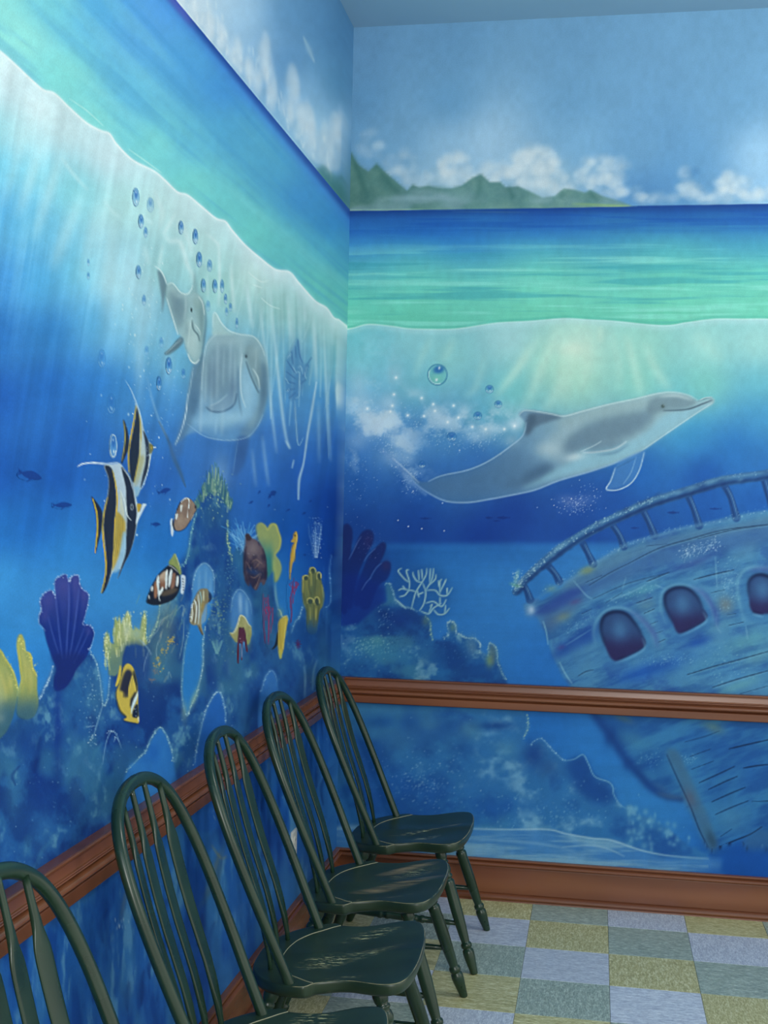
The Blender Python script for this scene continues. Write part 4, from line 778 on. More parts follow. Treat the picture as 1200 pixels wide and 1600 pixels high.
# ------------------------------------------------------------ end wall
def paint_back():
    S = Sheet(500, -40, 1900, 1520)
    sl, X, Y = S.full()
    rr = np.random.RandomState(9)
    wv = np.array([(490, 520), (545, 514), (575, 507), (612, 510), (642, 514), (692, 515), (722, 513), (776, 505), (830, 502), (881, 498), (920, 500), (958, 502), (1035, 509), (1075, 504), (1117, 499), (1160, 499), (1200, 499), (1260, 504), (1330, 498), (1430, 506), (1560, 497), (1700, 505), (1910, 498)], float)
    wq = crom(wv, False, 8); wy = np.interp(X[0], wq[:, 0], wq[:, 1])[None, :]
    hy = 328.5 + (X - 550) * -.0155
    sky = [(560, 60, 112, 162, 204), (700, 60, 114, 164, 205), (900, 60, 118, 167, 207), (1150, 60, 120, 169, 208), (560, 160, 108, 160, 202), (700, 160, 114, 166, 207), (900, 160, 118, 168, 208), (1150, 160, 120, 170, 210), (560, 220, 118, 168, 207), (620, 210, 126, 174, 211),
           (760, 225, 172, 207, 234), (700, 230, 158, 198, 228), (900, 215, 132, 181, 219), (1000, 240, 118, 168, 209), (1080, 250, 112, 164, 208), (1195, 245, 164, 205, 238), (1050, 290, 100, 154, 203), (1010, 300, 96, 150, 202), (700, 300, 162, 195, 215), (850, 300, 165, 196, 215), (1260, 60, 120, 170, 210), (1260, 250, 150, 195, 230)]
    sea = [(560, 338, 36, 90, 165), (560, 355, 48, 120, 200), (560, 380, 70, 154, 216), (560, 430, 108, 198, 208), (560, 480, 120, 218, 200), (650, 338, 34, 84, 158), (650, 350, 36, 104, 188), (650, 368, 40, 118, 205), (700, 375, 48, 128, 208), (650, 392, 96, 188, 202), (650, 430, 116, 212, 196), (650, 470, 124, 220, 194), (650, 498, 108, 202, 176),
           (850, 338, 28, 78, 158), (850, 352, 36, 104, 194), (850, 372, 56, 138, 205), (850, 388, 104, 196, 200), (850, 430, 120, 216, 194), (850, 465, 130, 224, 198), (850, 490, 116, 210, 180), (1050, 335, 26, 80, 164), (1050, 350, 38, 108, 186), (1050, 368, 76, 160, 198), (1050, 385, 96, 190, 192), (1050, 430, 112, 208, 188), (1050, 470, 126, 220, 194), (1050, 498, 110, 206, 176),
           (1190, 330, 26, 84, 170), (1190, 350, 42, 114, 190), (1190, 375, 82, 170, 200), (1190, 430, 116, 212, 192), (1190, 480, 120, 212, 186), (1280, 335, 26, 84, 170), (1280, 375, 82, 170, 200), (1280, 480, 120, 212, 186)]
    und = [(560, 530, 126, 202, 215), (560, 570, 140, 208, 222), (560, 620, 132, 192, 226), (650, 530, 153, 212, 219), (700, 560, 150, 210, 210), (650, 600, 123, 194, 211), (800, 530, 176, 220, 222), (850, 560, 168, 222, 206), (900, 540, 196, 232, 216), (900, 585, 172, 222, 202), (1000, 540, 164, 220, 206), (1000, 590, 148, 214, 200), (1100, 540, 166, 220, 214),
           (1185, 540, 168, 219, 215), (1185, 600, 112, 190, 206), (1100, 600, 134, 208, 200), (1185, 650, 76, 156, 206), (1150, 700, 46, 122, 196), (1080, 680, 64, 150, 206), (1060, 630, 118, 196, 204), (1000, 740, 38, 108, 190), (1100, 740, 30, 92, 178), (1185, 720, 50, 120, 192), (900, 790, 30, 82, 165), (800, 805, 22, 68, 155), (650, 805, 23, 72, 155), (700, 690, 84, 146, 200), (640, 680, 92, 150, 206),
           (600, 700, 92, 148, 204), (560, 700, 66, 130, 200), (560, 760, 36, 96, 175), (650, 770, 33, 92, 173), (750, 640, 110, 182, 207), (800, 610, 130, 206, 206), (740, 720, 56, 116, 188), (700, 740, 50, 110, 184), (560, 820, 22, 70, 150), (750, 838, 16, 62, 150), (650, 838, 19, 68, 153), (900, 838, 24, 74, 160), (1000, 830, 28, 84, 166), (1100, 800, 30, 92, 176), (1185, 780, 34, 98, 182), (960, 790, 30, 86, 170), (1270, 540, 168, 219, 215), (1270, 650, 76, 156, 206), (1270, 780, 34, 98, 182)]
    low = [(560, 862, 20, 70, 150), (620, 862, 28, 92, 170), (700, 858, 34, 104, 180), (780, 858, 38, 108, 184), (700, 880, 46, 120, 192), (780, 900, 52, 126, 196), (780, 940, 52, 126, 198), (780, 1000, 48, 122, 196), (830, 1045, 42, 116, 196), (860, 860, 46, 118, 192), (900, 900, 56, 130, 200), (1000, 860, 52, 124, 196), (850, 1130, 40, 114, 192), (920, 1165, 46, 122, 198), (1000, 1245, 50, 126, 196), (850, 1110, 36, 106, 186), (1200, 1360, 20, 80, 165), (1250, 900, 52, 124, 196)]
    a_sky, a_sea, a_und, a_low = wash(X, Y, sky), wash(X, Y, sea, ax=.35, ay=1.3), wash(X, Y, und), wash(X, Y, low)  # some samples near the corner still carry room shade as colour
    st = vnoise(X, Y, 260, 11, 4, 4); st2 = vnoise(X, Y, 180, 7, 14, 3)
    dh = Y - hy
    a_sea = a_sea + (C(60, 160, 178) - a_sea) * (sstep(.52, .72, st) * sstep(50, 90, dh) * .45)[..., None]
    a_sea = a_sea + (C(160, 236, 224) - a_sea) * (sstep(.48, .28, st) * sstep(40, 90, dh) * .5)[..., None]
    a_sea = a_sea + (C(24, 84, 178) - a_sea) * (sstep(.5, .7, st2) * sstep(52, 20, dh) * .4)[..., None]
    a_sea = a_sea + (C(26, 70, 145) - a_sea) * (sstep(16, 2, dh) * .75)[..., None]
    a_low = a_low * (1 + (vnoise(X, Y, 120, 12, 6, 3) - .5)[..., None] * .08)
    img = a_sky + (a_sea - a_sky) * np.clip(dh / 1.6 + .5, 0, 1)[..., None]
    img = img + (a_und - img) * np.clip((Y - wy) / 1.6 + .5, 0, 1)[..., None]
    S.img[:] = img + (a_low - img) * sstep(842, 858, Y + 3 * (vnoise(X, Y, 60, 20, 2, 2) - .5))[..., None]
    S.over(sl, C(44, 112, 186), np.exp(-((Y - 854) / 5.) ** 2) * .35)
    # ---------------- clouds and island
    K = fr(540, 180, .55)
    def cloud(cx, cy, rx, ry, n, seed, al=1., top=C(232, 238, 242)):
        g = np.random.RandomState(seed)
        for k in range(n):
            a = g.rand() * 6.28; r = g.rand() ** .5
            px, py = cx + rx * r * math.cos(a), cy + ry * r * math.sin(a)
            s_ = 5 + 7 * g.rand()
            S.blob(px, py, s_, s_ * .8, C(200, 215, 226) if g.rand() < .4 else top, .26 * al, 0, 1.7)
    for cx, cy, rx, ry, n, al in [(70, 85, 40, 40, 24, .4), (150, 140, 50, 40, 26, .5), (200, 180, 50, 24, 18, .5), (310, 140, 45, 35, 34, .95), (320, 180, 60, 20, 20, .9), (430, 165, 60, 30, 34, .9), (540, 130, 62, 42, 60, 1), (540, 175, 90, 34, 50, 1), (600, 200, 60, 20, 20, .8), (740, 160, 66, 40, 44, .8), (690, 165, 40, 34, 24, .8), (760, 210, 70, 24, 24, .8),
                                (980, 215, 40, 20, 24, .7), (1100, 205, 50, 28, 34, .85), (1170, 225, 50, 14, 18, .8), (1040, 235, 60, 12, 16, .6), (880, 235, 60, 10, 18, .6), (970, 165, 18, 10, 6, .5), (1090, 180, 14, 14, 10, .6), (1260, 200, 60, 30, 30, .8)]:
        px, py = K(cx, cy)[0]
        cloud(px, py, rx * .55, ry * .55, n, int(cx + cy), al)
    S.poly(K(955, 165, 985, 150, 1010, 160, 990, 172), C(84, 140, 194), .5, 3); S.poly(K(830, 215, 860, 200, 900, 205, 880, 225), C(92, 146, 196), .4, 3)
    isl = K(-20, 268, -10, 110, 15, 105, 35, 140, 65, 160, 88, 138, 110, 160, 140, 185, 175, 215, 190, 198, 210, 205, 235, 200, 260, 205, 300, 208, 330, 200, 360, 178, 385, 168, 410, 190, 440, 190, 455, 205, 490, 202, 520, 215, 560, 235, 595, 230, 620, 208, 650, 212, 680, 220, 695, 212, 730, 230, 780, 245, 815, 258, 800, 264, 500, 268, 200, 272)
    S.poly(isl, lambda X, Y: (lambda c: c + (C(142, 172, 184) - c) * (sstep(285, 322, Y) * .55 * sstep(.35, .65, vnoise(X, Y, 60, 30, 5, 3)))[..., None])(C(74, 122, 118) + (C(116, 156, 142) - C(74, 122, 118)) * vnoise(X, Y, 22, 18, 7, 4)[..., None] + (C(96, 140, 150) - C(74, 122, 118)) * sstep(600, 760, X)[..., None] * .35), .93, 1.5, False)
    for p, w, al in [(K(15, 110, 40, 170, 60, 230), 9, .5), (K(88, 142, 120, 190, 160, 230), 9, .45), (K(380, 175, 380, 210, 370, 240), 9, .4), (K(620, 215, 610, 240), 8, .35), (K(460, 200, 480, 240), 7, .35), (K(690, 218, 720, 245), 7, .35)]:
        S.line(p, w, C(56, 106, 104), al, w * .8)
    for p, al in [(K(90, 240, 200, 235, 330, 240), .5), (K(250, 225, 300, 232), .4), (K(520, 245, 590, 240), .4), (K(180, 215, 260, 220), .3)]:
        S.line(p, 8, C(160, 188, 202), al, 7)
    S.line(K(-20, 271, 100, 270, 300, 270, 520, 268, 700, 264, 830, 260), 2.2, C(168, 204, 178), .85, 1.6); S.line(K(640, 252, 740, 256, 810, 259), 3.4, C(150, 186, 120), .6, 2.4)
    S.motif('painted_island', 'green mountain islands painted along the horizon under white clouds', isl, False)
    sl2, X2, Y2 = S.win(500, 300, 1900, 350)
    S.over(sl2, a_sea[sl2], np.clip((Y2 - (329.8 + (X2 - 550) * -.0155)) / 1.4 + .5, 0, 1))
    S.line(K(300, 274, 520, 276), 2, C(70, 110, 150), .4, 2)
    # ---------------- surface line and shafts
    S.line(wv, 2.0, C(208, 240, 238), .9, 1.2); S.line([(x, y + 3) for x, y in wv], 8, C(200, 234, 236), .35, 6); S.line([(x, y - 3) for x, y in wv], 4, C(84, 186, 166), .4, 3)
    V = fr(500, 450, .58333)
    for p, w, al in [((640, 110, 600, 200, 550, 320), 8, .5), ((700, 110, 670, 220, 650, 300), 10, .4), ((750, 100, 752, 150), 5, .5), ((820, 130, 840, 200, 860, 290), 7, .45), ((870, 150, 900, 220, 935, 270), 7, .4), ((560, 160, 520, 230, 470, 290), 6, .4), ((590, 130, 540, 200, 490, 260), 6, .3), ((440, 180, 420, 260, 390, 290), 6, .25), ((720, 120, 715, 200, 700, 270), 8, .4),
                     ((300, 130, 270, 190, 255, 240), 6, .25), ((360, 130, 330, 200), 6, .25), ((660, 130, 640, 260, 600, 330), 7, .35), ((780, 120, 800, 200, 800, 270), 7, .25), ((1000, 120, 1080, 200), 10, .2)]:
        S.line(V(*p), w * 1.9, C(214, 240, 222), al * .95, w * 1.8)
    S.blob(895, 546, 22, 12, C(236, 244, 226), .6); S.blob(905, 560, 40, 30, C(214, 240, 218), .35); S.blob(880, 575, 30, 24, C(190, 230, 206), .3)
    # ---------------- splash trail
    H = fr(530, 490, .25)
    for cx, cy, rx, ry, al in [(120, 440, 50, 70, .35), (130, 560, 70, 50, .45), (310, 560, 50, 50, .5), (220, 650, 80, 50, .5), (310, 690, 40, 60, .4), (190, 740, 60, 40, .4), (380, 800, 60, 50, .4), (430, 900, 40, 50, .3), (340, 900, 60, 40, .3), (480, 500, 50, 25, .35), (640, 640, 60, 50, .4), (780, 600, 40, 35, .4), (900, 720, 80, 35, .4), (840, 770, 60, 30, .3), (1090, 690, 40, 30, .7), (990, 720, 50, 25, .4), (340, 380, 40, 60, .3), (110, 800, 60, 50, .3), (1150, 640, 30, 40, .5)]:
        S.blob(*H(cx, cy)[0], rx * .3, ry * .3, C(200, 222, 238), al * 1.15)
    fo = vnoise(X, Y, 34, 30, 51, 5)
    for cx, cy, rx, ry, al in [(580, 615, 34, 60, .75), (600, 670, 40, 46, .8), (650, 650, 60, 26, .5), (730, 660, 60, 26, .6), (640, 720, 30, 34, .6), (780, 655, 34, 18, .6), (556, 680, 22, 50, .5)]:
        S.over(sl, C(214, 230, 242), np.exp(-((X - cx) / rx) ** 2 - ((Y - cy) / ry) ** 2) * sstep(.44, .72, fo) * al)
    flecks(S, 420, 3, along(H(180, 600, 260, 720, 330, 860, 420, 1000, 470, 1110), 9), C(206, 224, 240), (.2, .75), (.4, .8)); flecks(S, 420, 4, along(H(400, 640, 560, 720, 700, 780, 850, 800, 1000, 760), 10), C(210, 230, 240), (.15, .65), (.4, .8)); flecks(S, 120, 5, ellip(560, 740, 14, 30), C(206, 224, 240), (.15, .6), (.4, .8))
    for q in [(355, 400), (342, 505), (332, 576), (320, 612), (515, 528), (588, 566), (598, 608), (678, 678), (745, 650), (715, 575), (832, 708), (916, 722), (1032, 722), (1096, 702), (176, 594), (276, 862), (428, 636), (530, 640), (752, 854), (368, 1292), (432, 1330), (516, 1344), (656, 1358), (355, 958), (462, 1110), (646, 1184), (1010, 880), (612, 1126), (804, 1128)]:
        px, py = H(*q)[0]
        if q[1] < 760: S.blob(px, py, 3.8, 3.8, C(236, 244, 250), .5)
        S.blob(px, py, 1.5 if q[1] < 760 else 1.0, 1.5 if q[1] < 760 else 1., C(250, 252, 255), .95)
    for k in range(9):
        px, py = 1100 + k * 2, 0
    for x, y, r_ in [(765, 608, 6), (778.5, 631.5, 5.4), (746.5, 649.5, 6), (706, 682.5, 7), (659.5, 725.5, 5)]:
        bubble(S, x, y, r_, r_, .85, C(60, 135, 190))
        S.motif('painted_bubble', None, [(x + r_ * math.cos(t), y + r_ * math.sin(t)) for t in np.linspace(0, 6.2832, 10, endpoint=False)])
    x, y = H(614, 382)[0]
    S.blob(x, y, 14.5, 15.5, C(110, 190, 190), .7, 0, 3.5); S.blob(x + 2, y - 8, 9, 6.5, C(44, 108, 178), .9, -.2, 1.8); S.blob(x - 1, y + 6, 9, 6, C(132, 206, 188), .7)
    S.line([(x + 15 * math.cos(t), y + 16 * math.sin(t)) for t in np.linspace(0, 6.29, 30)], 1.6, C(62, 132, 170), .7, 1.6, False); S.line([(x + 13.6 * math.cos(t), y + 14.4 * math.sin(t)) for t in np.linspace(1.2, 3.6, 16)], 1.2, C(206, 236, 236), .7, 1, False)
    S.blob(x + 3, y - 10.5, 1.6, 2.2, WHITE, .95); S.blob(x - 1.5, y + 8, 1.9, 2.2, WHITE, .95)
    S.motif('painted_bubble', 'large round bubble painted high above the leaping dolphin', [(x + 15 * math.cos(t), y + 16 * math.sin(t)) for t in np.linspace(0, 6.2832, 14, endpoint=False)])
    # ---------------- the single dolphin
    A = fr(640, 580, .41667)
    body = A(0, 385, 30, 408, 68, 415, 120, 392, 220, 370, 300, 335, 380, 280, 425, 240, 438, 200, 410, 160, 450, 145, 520, 155, 575, 166, 640, 150, 740, 125, 840, 105, 930, 82, 1000, 80, 1050, 92, 1082, 112, 1132, 98, 1140, 120, 1080, 155, 1020, 195, 940, 250, 870, 300, 780, 340, 680, 375, 560, 410, 470, 445, 380, 465, 300, 480, 220, 492, 140, 488, 80, 460, 30, 425)
    S.poly(body, lambda X, Y: (lambda t: C(74, 120, 168) + (C(164, 190, 197) - C(74, 120, 168)) * t[..., None])(sstep(690, 980, X + (700 - Y) * .3)), .93, 1.6)
    S.poly(A(60, 418, 140, 395, 240, 372, 330, 330, 400, 290, 440, 330, 520, 350, 500, 400, 380, 440, 240, 470, 130, 468), C(86, 122, 156), .5, 8)
    S.poly(A(560, 270, 640, 210, 740, 170, 860, 150, 920, 130, 900, 200, 820, 250, 720, 280, 640, 305, 570, 305), C(100, 126, 148), .72, 7)
    S.poly(A(640, 300, 700, 285, 800, 270, 880, 230, 960, 160, 1040, 140, 1110, 120, 1136, 118, 1080, 155, 1000, 208, 930, 255, 860, 300, 780, 338, 650, 372, 520, 410, 420, 440, 520, 380, 600, 340), C(150, 196, 214), .85, 4)
    S.poly(A(560, 180, 660, 155, 760, 132, 880, 108, 940, 100, 900, 130, 780, 150, 660, 185, 580, 220), C(158, 182, 188), .65, 5)
    S.poly(A(520, 250, 600, 200, 660, 190, 600, 240, 570, 300, 620, 320, 540, 330, 470, 300), C(176, 198, 206), .6, 6); S.blob(*A(620, 322)[0], 15, 6, C(214, 228, 232), .75, -.2); S.blob(*A(530, 290)[0], 16, 9, C(196, 212, 218), .45); S.blob(*A(380, 260)[0], 12, 10, C(170, 196, 210), .5)
    S.poly(A(430, 390, 500, 350, 545, 360, 500, 390, 430, 412), C(64, 92, 122), .6, 5); S.poly(A(360, 420, 450, 395, 520, 360, 480, 410, 400, 435), C(70, 98, 128), .4, 5)
    S.poly(A(440, 190, 450, 160, 500, 158, 570, 172, 520, 190, 470, 210, 440, 240), C(92, 116, 138), .9, 2.6); S.poly(A(440, 175, 475, 165, 455, 225, 432, 240), C(72, 96, 120), .6, 3)
    S.line(A(410, 165, 430, 148, 470, 150, 530, 160, 580, 168, 650, 150, 750, 124, 850, 103, 940, 82, 1000, 80, 1050, 92, 1085, 112), 2, C(214, 232, 234), .6, 1.4)
    S.poly(A(905, 105, 960, 92, 1030, 95, 1075, 115, 1040, 138, 960, 150, 900, 160, 890, 135), C(118, 142, 156), .75, 3); S.line(A(940, 95, 1000, 92, 1060, 108), 4, C(190, 208, 212), .6, 3)
    S.line(A(950, 148, 1040, 143, 1100, 122, 1136, 108), 2.2, C(70, 92, 108), .75, 1.6); S.line(A(1082, 112, 1110, 102, 1132, 100), 2, C(120, 146, 160), .8, 1.2); S.line(A(1085, 110, 1110, 99, 1135, 97), 1, C(214, 230, 232), .7, 1)
    S.line(A(1138, 118, 1080, 155, 1020, 195, 940, 250, 870, 298), 1.5, C(206, 228, 236), .6, 1.3)
    S.blob(*A(950, 131)[0], 2.7, 2.7, C(52, 70, 72), .95, 0, 2); S.blob(*A(950, 131)[0], 5, 4.5, C(110, 130, 130), .4); S.blob(*A(953, 129)[0], .8, .8, WHITE, .6)
    S.line(A(870, 300, 780, 340, 680, 375, 560, 410, 470, 445, 380, 465, 300, 480, 220, 492, 140, 488, 80, 462, 30, 428, 0, 392), 2.4, C(176, 206, 232), .62, 1.8); S.line(A(68, 415, 120, 392, 220, 370, 300, 335, 380, 280, 425, 240, 438, 190), 1.9, C(182, 210, 232), .62, 1.4)
    S.line(A(648, 305, 700, 303, 770, 290, 815, 262), 2.6, C(206, 224, 232), .85, 1.4); S.line(A(640, 302, 690, 280, 720, 262), 1.4, C(206, 224, 232), .7, 1.1); S.line(A(700, 315, 770, 305, 820, 275), 4, C(110, 150, 178), .6, 3); S.poly(A(660, 300, 720, 268, 800, 262, 770, 288, 710, 301), C(104, 128, 150), .55, 3)
    fin = A(770, 360, 800, 330, 880, 300, 875, 340, 850, 395, 810, 430, 745, 448, 738, 440)
    S.poly(fin, C(88, 142, 200), .6, 1.6); S.line(A(772, 360, 755, 410, 738, 442, 780, 445, 830, 420, 862, 370, 880, 302), 1.7, C(200, 224, 242), .85, 1.2); S.line(A(850, 320, 830, 380, 800, 425), 1.4, C(150, 190, 226), .5, 1.3); S.line(A(775, 365, 800, 350, 850, 325), 2, C(60, 110, 165), .5, 1.6)
    S.line(H(260, 850, 350, 930, 440, 1040, 540, 1130), 9, C(120, 160, 210), .5, 7, taper=[.4, 1, .8, .4]); S.line(H(330, 900, 420, 980, 500, 1060), 2, C(206, 222, 240), .5, 2)
    S.motif('painted_dolphin', 'single grey dolphin painted swimming upward over the sunken ship', body); S.motif('painted_flipper', 'translucent lower flipper of the painted dolphin above the ship', fin)
    S.blob(905, 785, 26, 10, C(120, 140, 200), .4, -.3); S.blob(885, 780, 14, 8, C(140, 150, 205), .3); flecks(S, 130, 6, ellip(902, 788, 17, 9), C(214, 222, 244), (.3, .9), (.4, .9)); flecks(S, 20, 16, ellip(925, 765, 14, 6), WHITE, (.4, .9), (.4, .9))
    for x, y, l, h in [(787, 809, 22, 5), (764, 809, 12, 4), (776, 814, 12, 2.5), (665, 810, 20, 3)]:
        darkfish(S, x, y, l, h, math.pi, C(14, 46, 122), .55)
    # ---------------- coral corner
    Dk = fr(515, 800, .25)
    finger = [Dk(65, 600, 70, 350, 80, 120, 100, 75, 130, 85, 145, 140, 135, 240, 120, 400, 110, 620), Dk(100, 560, 120, 330, 165, 200, 200, 130, 240, 110, 272, 130, 270, 190, 230, 270, 170, 420, 140, 600), Dk(150, 560, 200, 380, 250, 270, 310, 200, 345, 190, 352, 230, 320, 310, 250, 420, 200, 580), Dk(190, 590, 230, 470, 290, 360, 340, 310, 378, 315, 383, 360, 360, 420, 300, 470, 250, 600)]
    for i, f_ in enumerate(finger):
        S.poly(f_, lambda X, Y: C(24, 44, 108) + (C(18, 48, 122) - C(24, 44, 108)) * sstep(850, 915, Y)[..., None], .92, 1.4)
    S.poly(Dk(65, 560, 120, 380, 250, 430, 330, 460, 350, 560, 300, 660, 180, 740, 65, 720), C(18, 48, 134), .75, 5)
    for p in [Dk(118, 300, 150, 240, 175, 190, 200, 150), Dk(215, 310, 240, 270, 290, 225), Dk(250, 420, 290, 350, 330, 318), Dk(200, 490, 230, 440, 260, 410)]:
        S.line(p, 1.5, C(100, 130, 196), .45, 1.5)
    S.blob(603, 884, 7, 9, C(52, 50, 104), .6); S.blob(575, 845, 8, 10, C(46, 48, 108), .6); flecks(S, 60, 24, ellip(580, 845, 10, 14), C(120, 130, 190), (.15, .5), (.5, .9))
    S.motif('painted_finger_coral', 'dark violet finger coral painted at the corner of the end wall', Dk(70, 600, 80, 100, 130, 80, 150, 180, 200, 130, 250, 110, 272, 160, 250, 240, 345, 190, 340, 290, 380, 320, 375, 400, 300, 480, 240, 600))
    R = rock(C(24, 68, 136), C(36, 96, 160), C(116, 166, 192), C(64, 128, 160), 31, 34, 30)
    r1 = Dk(50, 720, 180, 700, 290, 600, 360, 560, 350, 460, 370, 440, 400, 500, 410, 550, 460, 590, 510, 600, 560, 640, 610, 650, 635, 700, 640, 790, 690, 800, 715, 770, 745, 760, 735, 700, 765, 685, 790, 720, 795, 750, 850, 780, 900, 790, 940, 830, 945, 870, 990, 900, 1000, 820, 1040, 850, 1055, 930, 1080, 1000, 1110, 1060, 1110, 1120, 40, 1120)
    S.poly(r1, R, .95, 2, False)
    for cx, cy, rx, ry, c, al in [(250, 850, 130, 60, C(72, 146, 178), .7), (400, 900, 160, 60, C(60, 132, 176), .6), (150, 880, 80, 60, C(50, 118, 180), .5), (440, 680, 110, 60, C(24, 62, 136), .8), (330, 640, 60, 50, C(22, 62, 132), .7), (760, 900, 130, 70, C(22, 70, 138), .75), (860, 850, 60, 60, C(36, 92, 150), .5), (960, 980, 90, 60, C(30, 90, 160), .6), (600, 880, 60, 70, C(50, 112, 164), .5), (480, 800, 70, 50, C(60, 110, 150), .4), (300, 800, 40, 30, C(110, 178, 180), .4), (90, 800, 60, 60, C(24, 80, 160), .6), (700, 1010, 120, 30, C(40, 110, 170), .5)]:
        S.blob(*Dk(cx, cy)[0], rx * .25, ry * .25, c, al)
    fringe(S, Dk(350, 450, 375, 450, 400, 505, 412, 560, 460, 590, 505, 600, 545, 620), 41, C(140, 186, 206), C(96, 150, 176), 1.3, 60); fringe(S, Dk(600, 650, 630, 690, 632, 740, 645, 800), 42, C(140, 180, 176), C(96, 146, 156), 1.2, 40); fringe(S, Dk(712, 790, 745, 760, 735, 700, 765, 685, 790, 715, 795, 755, 850, 785, 905, 790, 940, 825, 940, 880), 43, C(150, 188, 206), C(96, 150, 186), 1.3, 110)
    fringe(S, Dk(990, 900, 1000, 822, 1040, 850, 1050, 930, 1075, 1000, 1100, 1045), 44, C(150, 190, 200), C(100, 150, 180), 1.3, 60); S.blob(*Dk(1000, 930)[0], 6, 10, C(150, 168, 96), .6); S.blob(*Dk(770, 720)[0], 5, 7, C(120, 150, 120), .5); S.blob(*Dk(600, 680)[0], 6, 8, C(120, 140, 100), .45); S.blob(*Dk(890, 840)[0], 8, 14, C(150, 176, 180), .35)
    S.poly(Dk(1000, 830, 1030, 840, 1040, 900, 1020, 960, 1000, 900), C(110, 116, 100), .45, 2)
    flecks(S, 160, 45, ellip(577, 1012, 22, 12), C(150, 200, 206), (.15, .6), (.6, 1.3)); flecks(S, 100, 46, ellip(620, 1000, 14, 14), C(24, 70, 120), (.15, .5), (.6, 1.2)); flecks(S, 80, 47, ellip(730, 1010, 26, 14), C(110, 166, 200), (.1, .5), (.5, 1.1)); flecks(S, 40, 48, ellip(600, 965, 8, 10), C(170, 206, 224), (.2, .7), (.5, 1))
    # white branching coral
    CW = C(150, 192, 204)
    S.poly(Dk(420, 360, 560, 340, 660, 350, 740, 420, 770, 470, 740, 600, 660, 680, 560, 640, 480, 600, 420, 540), C(34, 88, 150), .45, 8)
    for p in [Dk(560, 620, 590, 570, 600, 500, 580, 440), Dk(510, 610, 530, 530, 545, 490, 600, 400, 608, 350), Dk(600, 490, 640, 420, 650, 350), Dk(545, 500, 500, 490, 470, 520, 435, 530), Dk(495, 490, 500, 440, 480, 370, 495, 362), Dk(500, 440, 470, 420, 430, 370, 450, 352), Dk(500, 490, 455, 480, 430, 490), Dk(475, 485, 455, 460), Dk(575, 440, 545, 430, 525, 400, 520, 375), Dk(560, 430, 555, 360), Dk(580, 420, 575, 355),
              Dk(625, 440, 630, 350), Dk(600, 490, 660, 490, 690, 520, 735, 520, 768, 470), Dk(625, 455, 660, 420, 665, 390), Dk(690, 515, 690, 440, 700, 420), Dk(690, 500, 720, 440, 728, 420), Dk(685, 470, 680, 425), Dk(735, 515, 735, 470), Dk(600, 570, 650, 560, 700, 590, 730, 545), Dk(690, 580, 690, 530), Dk(570, 620, 620, 635, 650, 600, 700, 570), Dk(620, 630, 640, 580, 628, 590), Dk(650, 610, 680, 640, 720, 635, 750, 600), Dk(720, 635, 725, 580), Dk(480, 605, 440, 570, 410, 545), Dk(545, 520, 590, 500), Dk(560, 535, 548, 490)]:
        S.line(p, 2.6, C(90, 142, 176), .6, 1.6); S.line(p, 1.7, CW, .95, 1)
    S.motif('painted_branch_coral', 'pale branching coral painted on the dark rock slope', Dk(410, 545, 420, 360, 560, 335, 660, 345, 740, 420, 772, 470, 755, 610, 660, 650, 560, 640, 480, 610))
    S.motif('painted_rocks', 'blue-green coral rocks painted above the rail near the corner', r1, False)
    # ---------------- sunken ship
    B, P = fr(790, 710, .34167), fr(820, 850, .31667)
    hull = [(835, 958), (822, 962), (818, 945), (835, 935), (848, 938), (880, 915), (920, 885), (975, 855), (1040, 832), (1100, 818), (1150, 804), (1200, 797), (1300, 785), (1500, 766), (1900, 748), (1900, 1190), (1200, 1125), (1120, 1110), (1060, 1105), (900, 1085), (880, 1058), (866, 1030), (860, 1015), (852, 985)]
    def hullcol(X, Y):
        yy = Y - (905 - (X - 880) * .42 + ((X - 880) / 320) ** 2 * 34)       # follows the sheer of the planking
        n = vnoise(X + yy * .4, yy, 60, 12, 61, 5); m = vnoise(X, Y, 40, 26, 62, 5)
        c = C(52, 106, 164) + (C(74, 134, 182) - C(52, 106, 164)) * sstep(.3, .6, n)[..., None]
        c = c + (C(94, 154, 190) - c) * (sstep(.5, .75, m) * .45)[..., None]
        c = c + (C(40, 82, 160) - c) * (sstep(.48, .28, m) * .5)[..., None]
        return c
    S.poly(hull, hullcol, .96, 2, False)
    S.poly([(846, 960), (880, 930), (930, 896), (990, 870), (1060, 846), (1130, 828), (1200, 815), (1300, 800), (1900, 764), (1900, 800), (1300, 832), (1200, 848), (1120, 862), (1050, 880), (980, 905), (920, 935), (880, 965), (858, 985)], C(60, 96, 156), .55, 5)   # dull sheer strake
    S.poly([(880, 912), (940, 874), (1000, 850), (1070, 832), (1130, 822), (1200, 806), (1300, 792), (1900, 752), (1900, 774), (1300, 812), (1200, 824), (1120, 838), (1040, 856), (970, 884), (900, 920)], C(92, 134, 166), .6, 4)
    S.poly(P(130, 560, 170, 500, 260, 440, 330, 400, 380, 400, 350, 470, 260, 520, 180, 560), C(30, 74, 160), .75, 5); S.poly(P(30, 340, 110, 290, 230, 220, 290, 230, 200, 300, 90, 350), C(44, 72, 152), .75, 4); S.poly(P(90, 380, 200, 320, 290, 290, 200, 360, 130, 430), C(90, 118, 150), .5, 6)
